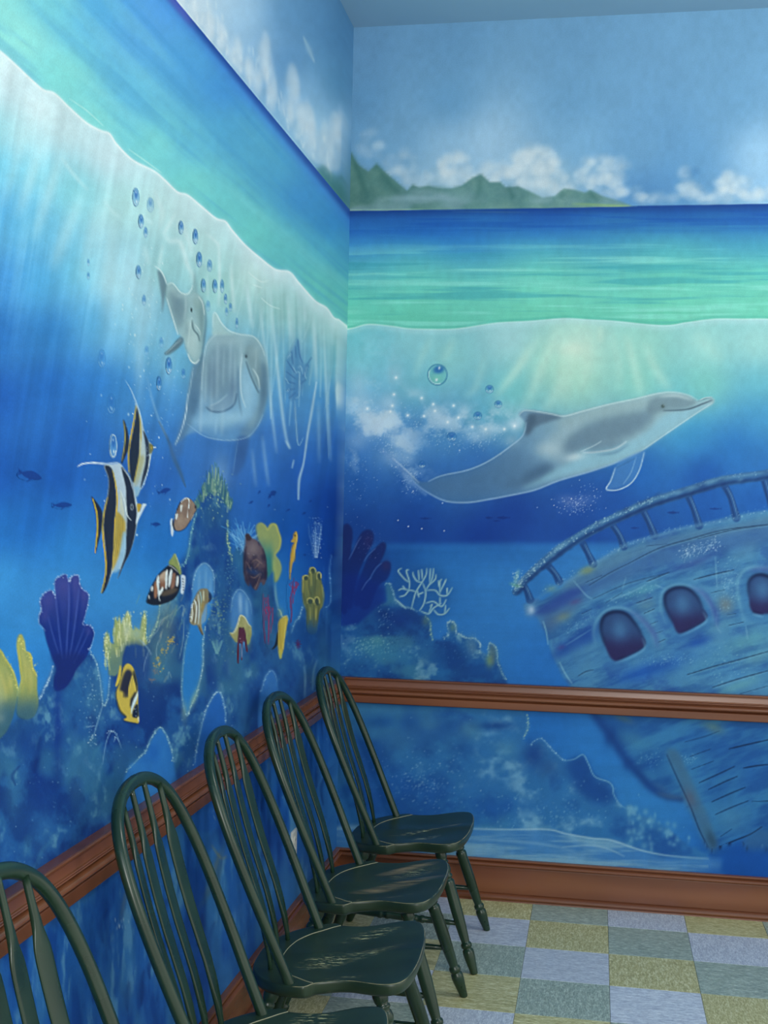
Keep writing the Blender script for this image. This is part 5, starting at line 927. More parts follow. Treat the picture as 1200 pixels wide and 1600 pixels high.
    for cx, cy, rx, ry, c, al in [(190, 360, 40, 22, C(130, 140, 110), .5), (310, 130, 26, 14, C(130, 150, 120), .6), (250, 285, 30, 14, C(92, 70, 130), .45), (180, 510, 20, 12, C(90, 66, 140), .4), (990, 300, 40, 44, C(124, 124, 118), .65), (580, 230, 90, 24, C(96, 168, 180), .5), (600, 300, 50, 40, C(120, 150, 150), .35), (1100, 480, 120, 50, C(110, 176, 178), .5), (900, 600, 120, 40, C(86, 152, 186), .5), (1000, 180, 70, 60, C(104, 158, 196), .4), (700, 600, 110, 40, C(34, 92, 178), .6), (560, 640, 130, 40, C(28, 86, 180), .7), (860, 480, 90, 24, C(24, 72, 166), .7),
                                (640, 420, 50, 100, C(96, 158, 190), .5), (960, 420, 60, 50, C(100, 156, 180), .45), (280, 560, 60, 60, C(70, 128, 180), .5), (1050, 700, 120, 24, C(110, 172, 176), .45), (1150, 560, 80, 30, C(120, 170, 170), .35), (840, 90, 120, 24, C(52, 72, 150), .5), (1100, 30, 100, 30, C(96, 146, 180), .4)]:
        S.blob(*P(cx, cy)[0], rx * .317, ry * .317, c, al, -.35)
    # plank seams
    for p, al in [(B(560, 500, 700, 430, 850, 385, 1000, 345, 1200, 320), .55), (B(880, 385, 1040, 345, 1200, 322), .5), (B(380, 600, 480, 540, 560, 500), .4), (B(400, 660, 560, 590, 750, 540), .35), (P(550, 292, 630, 264), .8), (P(590, 342, 640, 320), .8), (P(620, 395, 655, 382), .5), (P(645, 440, 680, 430), .5), (P(660, 484, 692, 470), .7), (P(835, 175, 930, 150, 1030, 128), .7), (P(920, 240, 985, 226), .6), (P(1000, 350, 1040, 343), .6), (P(1005, 402, 1080, 385), .7), (P(800, 645, 930, 605, 1060, 570, 1200, 530), .7),
                 (P(925, 708, 1040, 670, 1200, 625), .7), (P(1060, 740, 1200, 700), .5), (P(600, 185, 650, 165, 710, 140), .6), (P(600, 10, 700, 0), .4), (P(400, 290, 480, 240), .4), (P(280, 345, 330, 320), .4), (P(265, 650, 300, 630, 340, 620), .5), (P(300, 190, 380, 155), .5)]:
        S.line(p, 1.6, C(28, 54, 88), al, 1.3, taper=[.4, 1, 1, .4]); S.line([(x, y + 2) for x, y in p], 1.4, C(130, 182, 206), al * .4, 1.4)
    for p, al in [(P(90, 380, 105, 430, 115, 500), .6), (P(170, 580, 200, 640, 235, 690), .6), (P(420, 280, 520, 240, 600, 200), .35), (P(480, 230, 500, 160), .25), (P(940, 60, 945, 150, 950, 220), .35), (P(1090, 400, 1100, 470), .35), (P(240, 180, 300, 250, 330, 270), .45), (P(200, 500, 330, 420), .25), (P(640, 200, 700, 225), .5), (P(950, 330, 945, 400, 970, 440), .25)]:
        S.line(p, 2, C(140, 192, 216), al, 1.8)
    flecks(S, 260, 63, along(P(780, 50, 860, 20, 950, 0), 6), C(170, 200, 226), (.2, .75), (.5, 1.1)); flecks(S, 160, 64, ellip(1139, 915, 9, 22), C(150, 196, 216), (.2, .7), (.5, 1.1)); flecks(S, 120, 65, along(P(200, 430, 280, 390, 380, 340), 5), C(130, 180, 214), (.15, .55), (.5, 1)); flecks(S, 140, 66, ellip(1045, 1030, 24, 5), C(130, 186, 214), (.15, .6), (.5, 1.1)); flecks(S, 100, 67, ellip(1135, 1035, 18, 20), C(140, 196, 206), (.15, .5), (.5, 1.1)); flecks(S, 60, 68, along(P(400, 300, 520, 250, 640, 210), 4), C(150, 200, 214), (.2, .6), (.5, 1))
    # round-topped gun ports
    for pts, rim, key in [(P(440, 575, 395, 500, 375, 420, 390, 360, 440, 335, 500, 345, 550, 400, 580, 450, 590, 500, 520, 545), P(350, 500, 340, 430, 360, 370, 420, 320, 500, 320, 570, 370, 625, 440, 640, 500), 0),
                          (P(760, 440, 730, 390, 695, 310, 695, 250, 740, 218, 800, 220, 850, 260, 880, 320, 895, 365, 830, 410), P(700, 400, 670, 320, 680, 240, 730, 205, 800, 205, 870, 240, 920, 320, 935, 400), 1),
                          (P(1120, 330, 1105, 260, 1105, 190, 1140, 155, 1200, 160, 1290, 220, 1330, 300, 1180, 345), P(1090, 400, 1060, 300, 1050, 190, 1090, 125, 1160, 115, 1240, 140, 1340, 260), 2)]:
        cx, cy = np.mean(np.array(pts), 0)
        S.poly([(cx + (x - cx) * 1.42, cy + (y - cy) * 1.36) for x, y in pts], C(62, 122, 176), .6, 4)
        S.line(rim, 5, C(120, 180, 206), .5, 4); S.line([(x + 5, y + 3) for x, y in rim[-4:]], 8, C(70, 84, 160), .5, 6)
        S.poly(pts, lambda X, Y, cx=cx, cy=cy: (lambda b_: b_ + (C(74, 122, 172) - b_) * (np.exp(-((X - cx + 3) / 13) ** 2 - ((Y - cy + 7) / 17) ** 2) * .8)[..., None])(C(46, 74, 124) + (C(44, 40, 90) - C(46, 74, 124)) * sstep(cy - 8, cy + 24, Y)[..., None]), .96, 1.6)
        S.line(pts[1:8], 5, C(18, 34, 74), .8, 3.6); S.line(pts[7:] + pts[:1], 3, C(30, 34, 78), .6, 2.4); S.line([(x, y + 5) for x, y in pts[7:] + pts[:1]], 3.4, C(110, 166, 204), .5, 3)
        S.motif('painted_porthole', ['dark arched gun port painted nearest the ship stern', 'dark arched gun port painted midway along the hull', 'dark arched gun port painted furthest along the hull'][key], pts)
    # rail of the ship
    top = [(806, 925), (822, 905), (850, 880), (880, 856), (925, 828), (975, 804), (1020, 785), (1075, 768), (1130, 752), (1200, 742), (1300, 728), (1500, 706), (1900, 688)]
    for p in [B(75, 590, 95, 620, 112, 665), B(200, 515, 225, 545, 245, 580), B(355, 410, 375, 450, 400, 500), B(490, 325, 520, 370, 540, 420), B(630, 260, 655, 310, 680, 370), B(835, 190, 860, 250, 885, 325), B(1005, 150, 1030, 200, 1055, 290), B(1180, 110, 1205, 200, 1225, 270), B(1400, 70, 1425, 150, 1440, 230), B(1640, 30, 1665, 110, 1680, 190), B(1900, 0, 1920, 80, 1935, 160), B(2180, -20, 2200, 60, 2215, 140), B(2480, -40, 2495, 40, 2510, 120)]:
        S.line(p, 11.5, C(38, 82, 144), .92, 3.4, taper=[1, .85, 1.15]); S.line([(x + 2.4, y) for x, y in p], 1.8, C(110, 156, 196), .55, 1.6); S.line([(x - 2.6, y) for x, y in p], 1.8, C(20, 52, 104), .5, 1.6)
        S.motif('painted_baluster', None, [(p[0][0] - 4, p[0][1]), (p[0][0] + 4, p[0][1]), (p[1][0] + 4, p[1][1]), (p[2][0] + 4, p[2][1]), (p[2][0] - 4, p[2][1]), (p[1][0] - 4, p[1][1])], )
    S.line(top, 16, C(50, 98, 152), .95, 4, taper=[.7, 1, 1, 1, 1, 1]); S.line([(x + 1, y + 4) for x, y in top], 4, C(24, 58, 116), .7, 3); S.line([(x - 1, y - 4) for x, y in top], 5, C(112, 162, 196), .6, 4.4)
    for k in range(60):
        i_ = rr.randint(len(top) - 1); f_ = rr.rand(); px = top[i_][0] + (top[i_ + 1][0] - top[i_][0]) * f_; py = top[i_][1] + (top[i_ + 1][1] - top[i_][1]) * f_
        S.blob(px, py - 5 + 3 * rr.randn(), 4 + 4 * rr.rand(), 2.5 + 2 * rr.rand(), [C(110, 160, 194), C(66, 116, 166), C(30, 66, 124)][rr.randint(3)], .4, -.4)
        S.blob(px + 3, py + 4 + rr.randn(), 5, 3, C(24, 58, 116), .3, -.4)
    flecks(S, 300, 69, along([(x - 1, y - 4) for x, y in top[:7]], 2.4), C(170, 206, 222), (.2, .85), (.5, 1.3)); flecks(S, 60, 70, along([(x, y - 5) for x, y in top[6:11]], 2.4), C(150, 190, 216), (.2, .6), (.5, 1.2))
    S.line(B(110, 690, 200, 620, 320, 560, 440, 480, 560, 410, 700, 370, 800, 340, 900, 320, 1050, 295, 1200, 260), 5, C(110, 160, 196), .5, 4); flecks(S, 140, 71, along(B(180, 620, 440, 470, 560, 410, 800, 335, 1050, 285, 1200, 250), 2.6), C(160, 200, 220), (.2, .7), (.5, 1.2))
    S.blob(*B(115, 712)[0], 8, 9, C(140, 176, 212), .85); S.blob(*B(118, 710)[0], 4, 5, C(196, 214, 236), .6); S.line(B(40, 600, 50, 560, 60, 530), 5, C(150, 196, 190), .6, 4); S.line(B(20, 590, 50, 600, 70, 600), 4, C(120, 180, 150), .6, 3); flecks(S, 40, 72, ellip(808, 905, 5, 8), C(190, 220, 226), (.3, .8), (.5, 1.2))
    S.blob(*B(370, 530)[0], 12, 6, C(130, 150, 110), .6, -.3); S.blob(*B(210, 615)[0], 10, 6, C(120, 156, 140), .5)
    for x, y, l, h in [(1052, 801, 20, 4), (1118, 795, 20, 3), (992, 825, 14, 3)]:
        darkfish(S, x, y, l, h, math.pi, C(20, 56, 130), .7)
    S.motif('painted_ship_rail', 'weathered top rail of the painted sunken ship', [(x, y - 6) for x, y in top] + [(x, y + 6) for x, y in top[::-1]], False)
    S.motif('painted_ship', 'tilted hull of a sunken wooden ship painted on the end wall', hull, False)
    # ---------------- below the rail
    Q, T = fr(540, 1080, .3), fr(860, 1080, .28333)
    R3 = rock(C(34, 88, 160), C(50, 116, 178), C(112, 166, 204), C(70, 136, 176), 71, 70, 60)
    slope = Q(-60, 20, 920, 90, 945, 130, 950, 190, 920, 250, 960, 280, 1010, 245, 1050, 275, 1090, 320, 1140, 360, 1200, 350) + T(185, 350, 210, 400, 240, 460, 290, 490, 335, 505, 350, 560, 375, 610, 410, 645, 440, 625, 490, 685, 560, 700, 650, 760, 760, 850, 870, 900) + [(1110, 1420), (480, 1420)]
    S.poly(slope, R3, .95, 2, False)
    for cx, cy, rx, ry, c, al in [(300, 250, 130, 80, C(70, 134, 178), .5), (560, 260, 100, 70, C(60, 126, 176), .5), (650, 200, 60, 50, C(96, 150, 170), .5), (780, 180, 90, 24, C(18, 62, 132), .7), (620, 300, 60, 50, C(24, 74, 150), .4), (980, 330, 60, 70, C(24, 64, 138), .75), (1060, 400, 60, 50, C(44, 82, 140), .5), (250, 480, 120, 80, C(36, 98, 182), .5), (450, 520, 120, 60, C(44, 106, 184), .5), (700, 500, 160, 70, C(48, 112, 180), .5), (800, 600, 160, 40, C(36, 100, 180), .5), (180, 160, 100, 40, C(24, 80, 156), .6), (400, 60, 300, 20, C(18, 66, 140), .6), (1000, 600, 100, 60, C(56, 122, 186), .4), (840, 300, 60, 50, C(96, 152, 176), .4), (440, 180, 50, 40, C(80, 138, 176), .4)]:
        S.blob(*Q(cx, cy)[0], rx * .3, ry * .3, c, al)
    S.poly(T(90, 390, 185, 370, 230, 470, 330, 520, 350, 600, 260, 620, 160, 560, 110, 480), C(22, 68, 144), .75, 6)
    fringe(S, Q(945, 120, 950, 190, 925, 245), 73, C(150, 190, 190), C(96, 150, 180), 1.3, 30); fringe(S, Q(960, 278, 1012, 246, 1055, 280, 1095, 325, 1140, 362), 74, C(140, 186, 216), C(80, 140, 196), 1.2, 30); S.line(T(70, 385, 130, 375, 180, 350, 210, 400, 245, 470, 320, 500, 345, 530, 350, 570, 380, 620, 412, 645), 1.8, C(110, 166, 206), .8, 1.4)
    flecks(S, 200, 75, ellip(680, 1210, 60, 30), C(130, 176, 214), (.1, .5), (.6, 1.5)); flecks(S, 150, 76, ellip(660, 1225, 26, 16), C(150, 192, 220), (.15, .6), (.6, 1.4)); flecks(S, 200, 77, ellip(870, 1270, 60, 24), C(130, 180, 212), (.15, .55), (.6, 1.5), 1.4)
    for k in range(70):
        px, py = T(430 + rr.rand() * 360, 640 + rr.rand() * 230)[0]
        if (px - 990) * .6 > (py - 1250): continue
        S.blob(px, py, 2 + 3 * rr.rand(), 3 + 3 * rr.rand(), C(120, 178, 206), .25 + .3 * rr.rand())
    # hull below the rail
    keel = T(235, 120, 290, 180, 350, 260, 420, 370, 500, 460, 560, 530, 640, 575, 720, 590, 750, 640, 790, 700, 830, 780, 875, 870, 1000, 830, 1120, 780, 1230, 760, 1500, 720, 3700, 640, 3700, -120, 1500, 40, 400, 90)
    S.poly(keel, lambda X, Y: C(34, 88, 156) + (C(58, 124, 176) - C(34, 88, 156)) * sstep(.3, .7, vnoise(X + Y * .4, Y + X * .3, 60, 24, 81, 4))[..., None], .9, 5)
    for cx, cy, rx, ry, c, al in [(460, 270, 90, 50, C(72, 138, 176), .6), (560, 400, 80, 60, C(28, 84, 158), .6), (640, 500, 60, 40, C(30, 82, 150), .6), (850, 300, 110, 60, C(32, 88, 160), .5), (900, 200, 60, 30, C(104, 130, 116), .55), (400, 150, 60, 20, C(90, 116, 120), .5), (1000, 700, 80, 70, C(74, 134, 176), .6), (930, 560, 90, 60, C(34, 90, 158), .5), (1100, 450, 60, 100, C(36, 94, 168), .5), (330, 250, 30, 60, C(22, 70, 140), .7), (430, 400, 30, 40, C(24, 74, 146), .6), (600, 530, 60, 20, C(60, 104, 150), .5)]:
        S.blob(*T(cx, cy)[0], rx * .283, ry * .283, c, al, .4)
    S.line(T(225, 100, 290, 190, 350, 275, 420, 380, 500, 470, 560, 535, 640, 580, 720, 595), 13, C(24, 66, 136), .8, 11, taper=[1, 1, 1, .9, .8, .6])
    S.line(T(590, 560, 660, 580, 740, 590), 8, C(74, 108, 140), .5, 7)
    S.poly(T(640, 340, 700, 330, 760, 450, 830, 600, 880, 720, 920, 850, 870, 870, 800, 720, 720, 520), C(70, 112, 146), .75, 3); S.line(T(640, 345, 700, 480, 770, 630, 820, 760, 875, 872), 2, C(24, 54, 96), .7, 1.6); S.blob(*T(770, 590)[0], 8, 16, C(96, 90, 110), .5, -.4); S.blob(*T(890, 820)[0], 7, 16, C(40, 70, 96), .6, -.4)
    for p, al in [(T(985, 318, 1060, 300, 1200, 268), .9), (T(1065, 424, 1130, 412, 1200, 404), .9), (T(770, 360, 880, 320), .5), (T(820, 505, 920, 460, 1015, 415), .7), (T(870, 543, 960, 500, 1030, 470), .7), (T(890, 610, 990, 565, 1075, 530), .7), (T(910, 680, 1000, 640, 1090, 605), .6), (T(1110, 608, 1200, 606), .6), (T(940, 800, 1000, 760), .5), (T(890, 878, 1000, 830, 1100, 790, 1165, 748), .9), (T(780, 430, 900, 385), .5), (T(740, 280, 850, 250, 930, 220), .35)]:
        S.line(p, 1.9, C(16, 42, 84), al, 1.4, taper=[.4, 1, 1, .5])
    S.poly(T(1060, 820, 1160, 760, 1240, 790, 1230, 860, 1140, 885, 1080, 870), C(66, 110, 146), .6, 4); S.line(T(1060, 830, 1090, 872, 1150, 885, 1200, 872), 1.8, C(30, 60, 100), .7, 1.6); S.line(T(1085, 850, 1130, 865, 1175, 845), 1.3, C(120, 160, 190), .5, 1.2)
    flecks(S, 40, 82, ellip(1078, 1187, 6, 6), C(130, 180, 210), (.2, .6), (.5, 1.1)); flecks(S, 60, 83, ellip(1015, 1185, 12, 8), C(120, 172, 206), (.15, .5), (.5, 1.2))
    S.motif('painted_ship_keel', 'lower hull of the sunken ship painted below the chair rail', keel, False)
    # sand swept along the foot of the wall
    S.poly([(500, 1300), (700, 1292), (790, 1297), (850, 1297), (880, 1302), (920, 1310), (960, 1314), (1000, 1328), (1040, 1340), (1120, 1342), (1126, 1356), (1100, 1420), (500, 1420)], lambda X, Y: C(70, 132, 196) + (C(132, 178, 208) - C(70, 132, 196)) * sstep(.35, .7, vnoise(X - Y * 2, Y, 120, 10, 91, 4))[..., None], .85, 3)
    S.line([(700, 1294), (790, 1296), (855, 1296), (885, 1303), (925, 1310), (955, 1313), (1000, 1328), (1045, 1337), (1110, 1342)], 2.6, C(160, 198, 220), .75, 2); S.line(T(60, 860, 220, 850, 320, 870, 410, 912), 2.4, C(150, 190, 214), .6, 2); S.line(T(0, 905, 150, 920), 2.4, C(130, 176, 210), .5, 2); S.line([(740, 1310), (840, 1318), (900, 1330)], 4, C(140, 184, 212), .4, 4)
    S.poly(T(900, 960, 1050, 900, 1200, 860, 1400, 900, 3700, 900, 3700, 1300, 900, 1060), C(22, 82, 166), .6, 8)
    S.motif('painted_rocks', 'blue rock slope painted below the chair rail on the end wall', slope, False)
    soften(S, 25)
    return S

# ------------------------------------------------------------ materials
def mural_material():
    m = NT('mural_paint', .5, .12)
    at = m.n('ShaderNodeAttribute'); at.attribute_name = 'paint'
    mp = m.coords((1, 1, 1))
    g = m.noise(mp.outputs[0], 240., 3., .6)
    c = m.mix(1., at.outputs['Color'], m.ramp(g, [(.3, (.93, .93, .93)), (.7, (1.07, 1.07, 1.07))]), 'MULTIPLY')
    m.color(c); m.bump(m.noise(mp.outputs[0], 150., 3., .55), .10, .002)
    return m.m
def plain(name, c, rough=.5, spec=.5):
    m = NT(name, rough, spec); mp = m.coords((1, 1, 1)); g = m.noise(mp.outputs[0], 60., 3.)
    m.color(m.mix(1., rgb(*c), m.ramp(g, [(.3, (.94, .94, .94)), (.7, (1.05, 1.05, 1.05))]), 'MULTIPLY'))
    return m.m
def ceiling_material():
    m = NT('ceiling_paint', .6, .3); mp = m.coords((1, 1, 1))
    m.color(m.ramp(m.noise(mp.outputs[0], 1.6, 4.), [(.3, rgb(146, 184, 208)), (.7, rgb(158, 194, 214))])); m.bump(m.noise(mp.outputs[0], 140., 3.), .12, .002)
    return m.m
def wood_material():
    m = NT('stained_wood', .27, .5); tc = m.n('ShaderNodeTexCoord')
    at = m.n('ShaderNodeAttribute'); at.attribute_name = 'grain'
    mp = m.n('ShaderNodeMapping'); mp.inputs['Scale'].default_value = (1.1, 5., 5.); m.l(at.outputs['Vector'], mp.inputs['Vector'])
    warp = m.noise(mp.outputs[0], 1.2, 4., .6)
    wv = m.n('ShaderNodeTexWave', wave_type='BANDS', bands_direction='Z'); wv.inputs['Scale'].default_value = .55; wv.inputs['Distortion'].default_value = 7.; wv.inputs['Detail'].default_value = 3.; m.l(mp.outputs[0], wv.inputs['Vector'])
    f = m.math('ADD', m.math('MULTIPLY', wv.outputs['Fac'], .45), m.math('MULTIPLY', warp, .55))
    m.color(m.ramp(f, [(.15, rgb(108, 62, 40)), (.5, rgb(124, 73, 47)), (.85, rgb(138, 86, 57))])); m.bump(f, .05, .001)
    return m.m
def tile_material(name, a, b, c):
    m = NT(name, .42, .4); tc = m.n('ShaderNodeTexCoord'); oi = m.n('ShaderNodeObjectInfo')
    off = m.n('ShaderNodeVectorMath', operation='MULTIPLY_ADD'); m.l(oi.outputs['Random'], off.inputs[0]); off.inputs[1].default_value = (37., 53., 11.); m.l(tc.outputs['Object'], off.inputs[2])
    mp = m.n('ShaderNodeMapping'); mp.inputs['Scale'].default_value = (1., 3.2, 1.); m.l(off.outputs[0], mp.inputs['Vector'])
    n1 = m.noise(mp.outputs[0], 60., 5., .75); n2 = m.noise(mp.outputs[0], 24., 2.)
    f = m.math('ADD', m.math('MULTIPLY', n1, .75), m.math('MULTIPLY', n2, .25))
    col = m.ramp(f, [(.38, rgb(*a)), (.5, rgb(*b)), (.61, rgb(*c))])
    tone = m.math('ADD', m.math('MULTIPLY', oi.outputs['Random'], .12), .94)
    cc = m.n('ShaderNodeCombineColor'); [m.l(tone, cc.inputs[i]) for i in range(3)]
    m.color(m.mix(1., col, cc.outputs[0], 'MULTIPLY')); m.bump(n1, .03, .001)
    return m.m
def green_material():
    m = NT('green_paint', .33, .5); mp = m.coords((1, 1, 1)); n = m.noise(mp.outputs[0], 9., 4.)
    c = m.ramp(n, [(.3, rgb(22, 45, 30)), (.7, rgb(32, 58, 40))])
    chips = m.ramp(m.noise(m.coords((40, 40, 14)).outputs[0], 2.2, 6., .7), [(.70, (0, 0, 0)), (.74, (1, 1, 1))])
    m.color(m.mix(m.math('MULTIPLY', chips, .55), c, rgb(110, 112, 84))); m.l(m.ramp(n, [(.3, (.22,) * 3), (.7, (.36,) * 3)]), m.b.inputs['Roughness'])
    return m.m
def seat_material(i, bare, scratch):
    """green paint worn through along the rim ('wear' attribute), in bare patches and in fine scratches, each an ellipse (x, y, rx, ry, turn) on the seat"""
    m = NT('worn_green_seat', .36, .5); tc = m.n('ShaderNodeTexCoord')
    mp = m.n('ShaderNodeMapping'); mp.inputs['Location'].default_value = (i * 3.7, i * 5.1, 0); m.l(tc.outputs['Object'], mp.inputs['Vector'])
    def area(x, y, rx, ry, turn):
        e = m.n('ShaderNodeMapping', vector_type='TEXTURE'); e.inputs['Location'].default_value = (x, y, .44); e.inputs['Rotation'].default_value = (0, 0, turn); e.inputs['Scale'].default_value = (rx, ry, 5.); m.l(tc.outputs['Object'], e.inputs['Vector'])
        ln = m.n('ShaderNodeVectorMath', operation='LENGTH'); m.l(e.outputs[0], ln.inputs[0])
        return m.ramp(ln.outputs['Value'], [(.35, (1,) * 3), (1., (0,) * 3)])
    def grain(sx, sy, turn, lo, hi):
        e = m.n('ShaderNodeMapping'); e.inputs['Rotation'].default_value = (0, 0, -turn); e.inputs['Scale'].default_value = (sx, sy, 20.); m.l(mp.outputs[0], e.inputs['Vector'])
        return m.ramp(m.noise(e.outputs[0], 1., 6., .65), [(lo, (0,) * 3), (hi, (1,) * 3)])
    c = m.ramp(m.noise(mp.outputs[0], 7., 5.), [(.3, rgb(28, 48, 34)), (.7, rgb(44, 62, 43))])
    for x, y, rx, ry, turn in bare:
        c = m.mix(m.math('MULTIPLY', m.math('MULTIPLY', area(x, y, rx, ry, turn), grain(9., 70., turn, .36, .60)), .95), c, rgb(158, 134, 96))
    for x, y, rx, ry, turn in scratch:
        c = m.mix(m.math('MULTIPLY', area(x, y, rx, ry, turn), grain(34., 190., turn, .53, .60)), c, rgb(172, 166, 120))
    at = m.n('ShaderNodeAttribute'); at.attribute_name = 'wear'; sep = m.n('ShaderNodeSeparateColor'); m.l(at.outputs['Color'], sep.inputs[0])
    rim = m.math('MULTIPLY', sep.outputs[0], m.ramp(m.noise(mp.outputs[0], 24., 4.), [(.36, (0,) * 3), (.50, (1,) * 3)]))
    m.color(m.mix(m.math('MULTIPLY', rim, .95), c, rgb(176, 162, 122))); return m.m
M_MURAL, M_CEIL, M_WOOD, M_GREEN = mural_material(), ceiling_material(), wood_material(), green_material()
M_EDGE = plain('bare_wood_line', (150, 146, 116), .55); M_PLATE = plain('outlet_plastic', (214, 212, 202), .4); M_SLOT = plain('outlet_slot', (40, 40, 40), .6); M_SUB = plain('floor_joint', (120, 120, 108), .8)

# ------------------------------------------------------------ walls with the mural
H_LEFT = np.array([[-176.12160638133705, 7.318695125798254, 524.2566408229976], [-150.76826643618327, -365.7366701420175, 1385.4611359030355], [-0.1886607966181639, -0.0008008962076686158, 1.0]])
H_BACK = np.array([[339.8402057199114, 7.318695125798254, 524.2566408229976], [-18.448245336833462, -365.7366701420175, 1385.4611359030355], [-0.03299244058536847, -0.0008008962076686158, 1.0]])
def to_sheet(H, u, z):
    w = H[2, 0] * u + H[2, 1] * z + H[2, 2]
    return (H[0, 0] * u + H[0, 1] * z + H[0, 2]) / w, (H[1, 0] * u + H[1, 1] * z + H[1, 2]) / w
def to_wall(H, x, y):
    q = np.linalg.inv(H) @ np.stack([x, y, np.ones_like(x)]); return q[0] / q[2], q[1] / q[2]
def tone(S, H, u, z, turn):
    u = np.where(u > turn, 2 * turn - u, u)                    # the painting runs on past the measured stretch
    x, y = to_sheet(H, u, z)
    fx, fy = np.clip(x - S.x0 - .5, 0, S.w - 1.001), np.clip(y - S.y0 - .5, 0, S.h - 1.001)
    i, j = fx.astype(int), fy.astype(int); a, b = (fx - i)[..., None], (fy - j)[..., None]
    g = S.img
    c = (g[j, i] * (1 - a) + g[j, i + 1] * a) * (1 - b) + (g[j + 1, i] * (1 - a) + g[j + 1, i + 1] * a) * b
    return np.clip(lin(np.clip(c, 0, 1)) * np.array((.98, 1.0, .96)), 0, 1)
def set_paint(me, col):
    at = me.attributes.new('paint', 'FLOAT_COLOR', 'POINT')
    at.data.foreach_set('color', np.concatenate([col, np.ones((len(col), 1))], 1).astype(np.float32).ravel())
def mural_wall(name, S, H, us, zs, place, turn, thick):
    U, Z = np.meshgrid(us, zs); nu, nz = len(us), len(zs)
    v = place(U.ravel(), Z.ravel(), 0.); col = tone(S, H, U.ravel(), Z.ravel(), turn)
    k = np.arange((nz - 1) * (nu - 1)); r, c = k // (nu - 1), k % (nu - 1); a = r * nu + c
    quads = np.stack([a, a + 1, a + nu + 1, a + nu], 1)
    n0 = len(v)
    cu, cz = np.array([us[0], us[-1]] * 4), np.array([zs[0], zs[0], zs[-1], zs[-1]] * 2)
    d = np.array([0.] * 4 + [-thick] * 4)
    bx = place(cu, cz, d)
    extra = np.array([[4, 6, 7, 5], [0, 4, 5, 1], [1, 5, 7, 3], [3, 7, 6, 2], [2, 6, 4, 0]]) + n0
    v = np.concatenate([v, bx]); quads = np.concatenate([quads, extra]); col = np.concatenate([col, np.full((8, 3), .3)])
    me = bpy.data.meshes.new(name)
    me.vertices.add(len(v)); me.vertices.foreach_set('co', v.astype(np.float32).ravel())
    me.loops.add(quads.size); me.loops.foreach_set('vertex_index', quads.astype(np.int32).ravel())
    me.polygons.add(len(quads)); me.polygons.foreach_set('loop_start', np.arange(0, quads.size, 4, dtype=np.int32))
    me.update(calc_edges=True); me.validate(); set_paint(me, col)
    o = link(name, me, M_MURAL); tag(o, kind='structure')
    return o
def inside(px, py, poly):
    c = np.zeros(px.shape, bool); a, b = poly, np.roll(poly, -1, 0)
    for (x0, y0), (x1, y1) in zip(a, b):
        if y0 != y1:
            c ^= ((py >= min(y0, y1)) & (py < max(y0, y1))) & (px < x0 + (py - y0) * (x1 - x0) / (y1 - y0))
    return c
def painted_pieces(wall, S, H, place, turn, reach):
    area = lambda q: abs(np.sum(q[:, 0] * np.roll(q[:, 1], -1) - q[:, 1] * np.roll(q[:, 0], -1)))
    x1 = to_sheet(H, reach, 1.5)[0]
    for lay, (name, label, q) in enumerate(sorted(S.motifs, key=lambda t: -area(t[2]))):
        if q[:, 0].min() > x1 > 600: continue
        uu, zz = to_wall(H, q[:, 0], q[:, 1])
        u0, u1, z0, z1 = uu.min(), min(uu.max(), reach), max(zz.min(), .16), zz.max()
        xa, ya = to_sheet(H, np.array([u0, u1, u0]), np.array([z0, z0, z1])); nu = int(np.clip(abs(xa[1] - xa[0]) / 1.6, 8, 300)); nz = int(np.clip(abs(ya[2] - ya[0]) / 1.6, 8, 300))
        us, zs = np.linspace(u0, u1, nu), np.linspace(z0, z1, nz)
        U, Z = np.meshgrid(us, zs)
        cx, cy = to_sheet(H, (U[:-1, :-1] + U[1:, 1:]) / 2, (Z[:-1, :-1] + Z[1:, 1:]) / 2)
        keep = inside(cx, cy, q)
        r, c = np.nonzero(keep)
        if not len(r): continue
        a = r * nu + c; quads = np.stack([a, a + 1, a + nu + 1, a + nu], 1)
        used, inv = np.unique(quads.ravel(), return_inverse=True); quads = inv.reshape(-1, 4)
        v = place(U.ravel()[used], Z.ravel()[used], .0003 + .00003 * lay)
        me = mesh(name, v, quads.tolist()); set_paint(me, tone(S, H, U.ravel()[used], Z.ravel()[used], turn))
        o = link(name, me, M_MURAL, wall)
        if label: tag(o, label)
SL, SB = paint_left(None), paint_back()
pl = lambda u, z, d: np.stack([np.zeros_like(u) + d, -u, z], 1)
pb = lambda u, z, d: np.stack([u, np.zeros_like(u) - d, z], 1)
# columns spaced evenly on the sheet, so that detail is even over the painting
xs = np.concatenate([np.arange(523, -46, -1.6)]); ul = to_wall(H_LEFT, xs, np.full_like(xs, 790.))[0]; ul = np.concatenate([[0.], ul[ul > .004]])
TL = 3.10; ul = np.concatenate([ul[ul < TL], np.linspace(TL, 6.6, 60)])
zs = np.concatenate([np.linspace(0, .76, 100, endpoint=False), np.linspace(.76, 2.95, 900, endpoint=False), np.linspace(2.95, CEIL_Z, 110)])
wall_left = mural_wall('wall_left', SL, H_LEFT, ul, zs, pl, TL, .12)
TB = 3.45; ub = np.concatenate([np.linspace(0, 1.8, 560, endpoint=False), np.linspace(1.8, 3.4, 120)])
zb = np.concatenate([np.linspace(0, .3, 16, endpoint=False), np.linspace(.3, 2.98, 760, endpoint=False), np.linspace(2.98, CEIL_Z, 60)])
wall_back = mural_wall('wall_back', SB, H_BACK, ub, zb, pb, TB, .12)
tag(wall_left, 'long wall with painted reef, fish and dolphins behind the green chairs'); tag(wall_back, 'end wall with painted dolphin, island horizon and sunken ship')
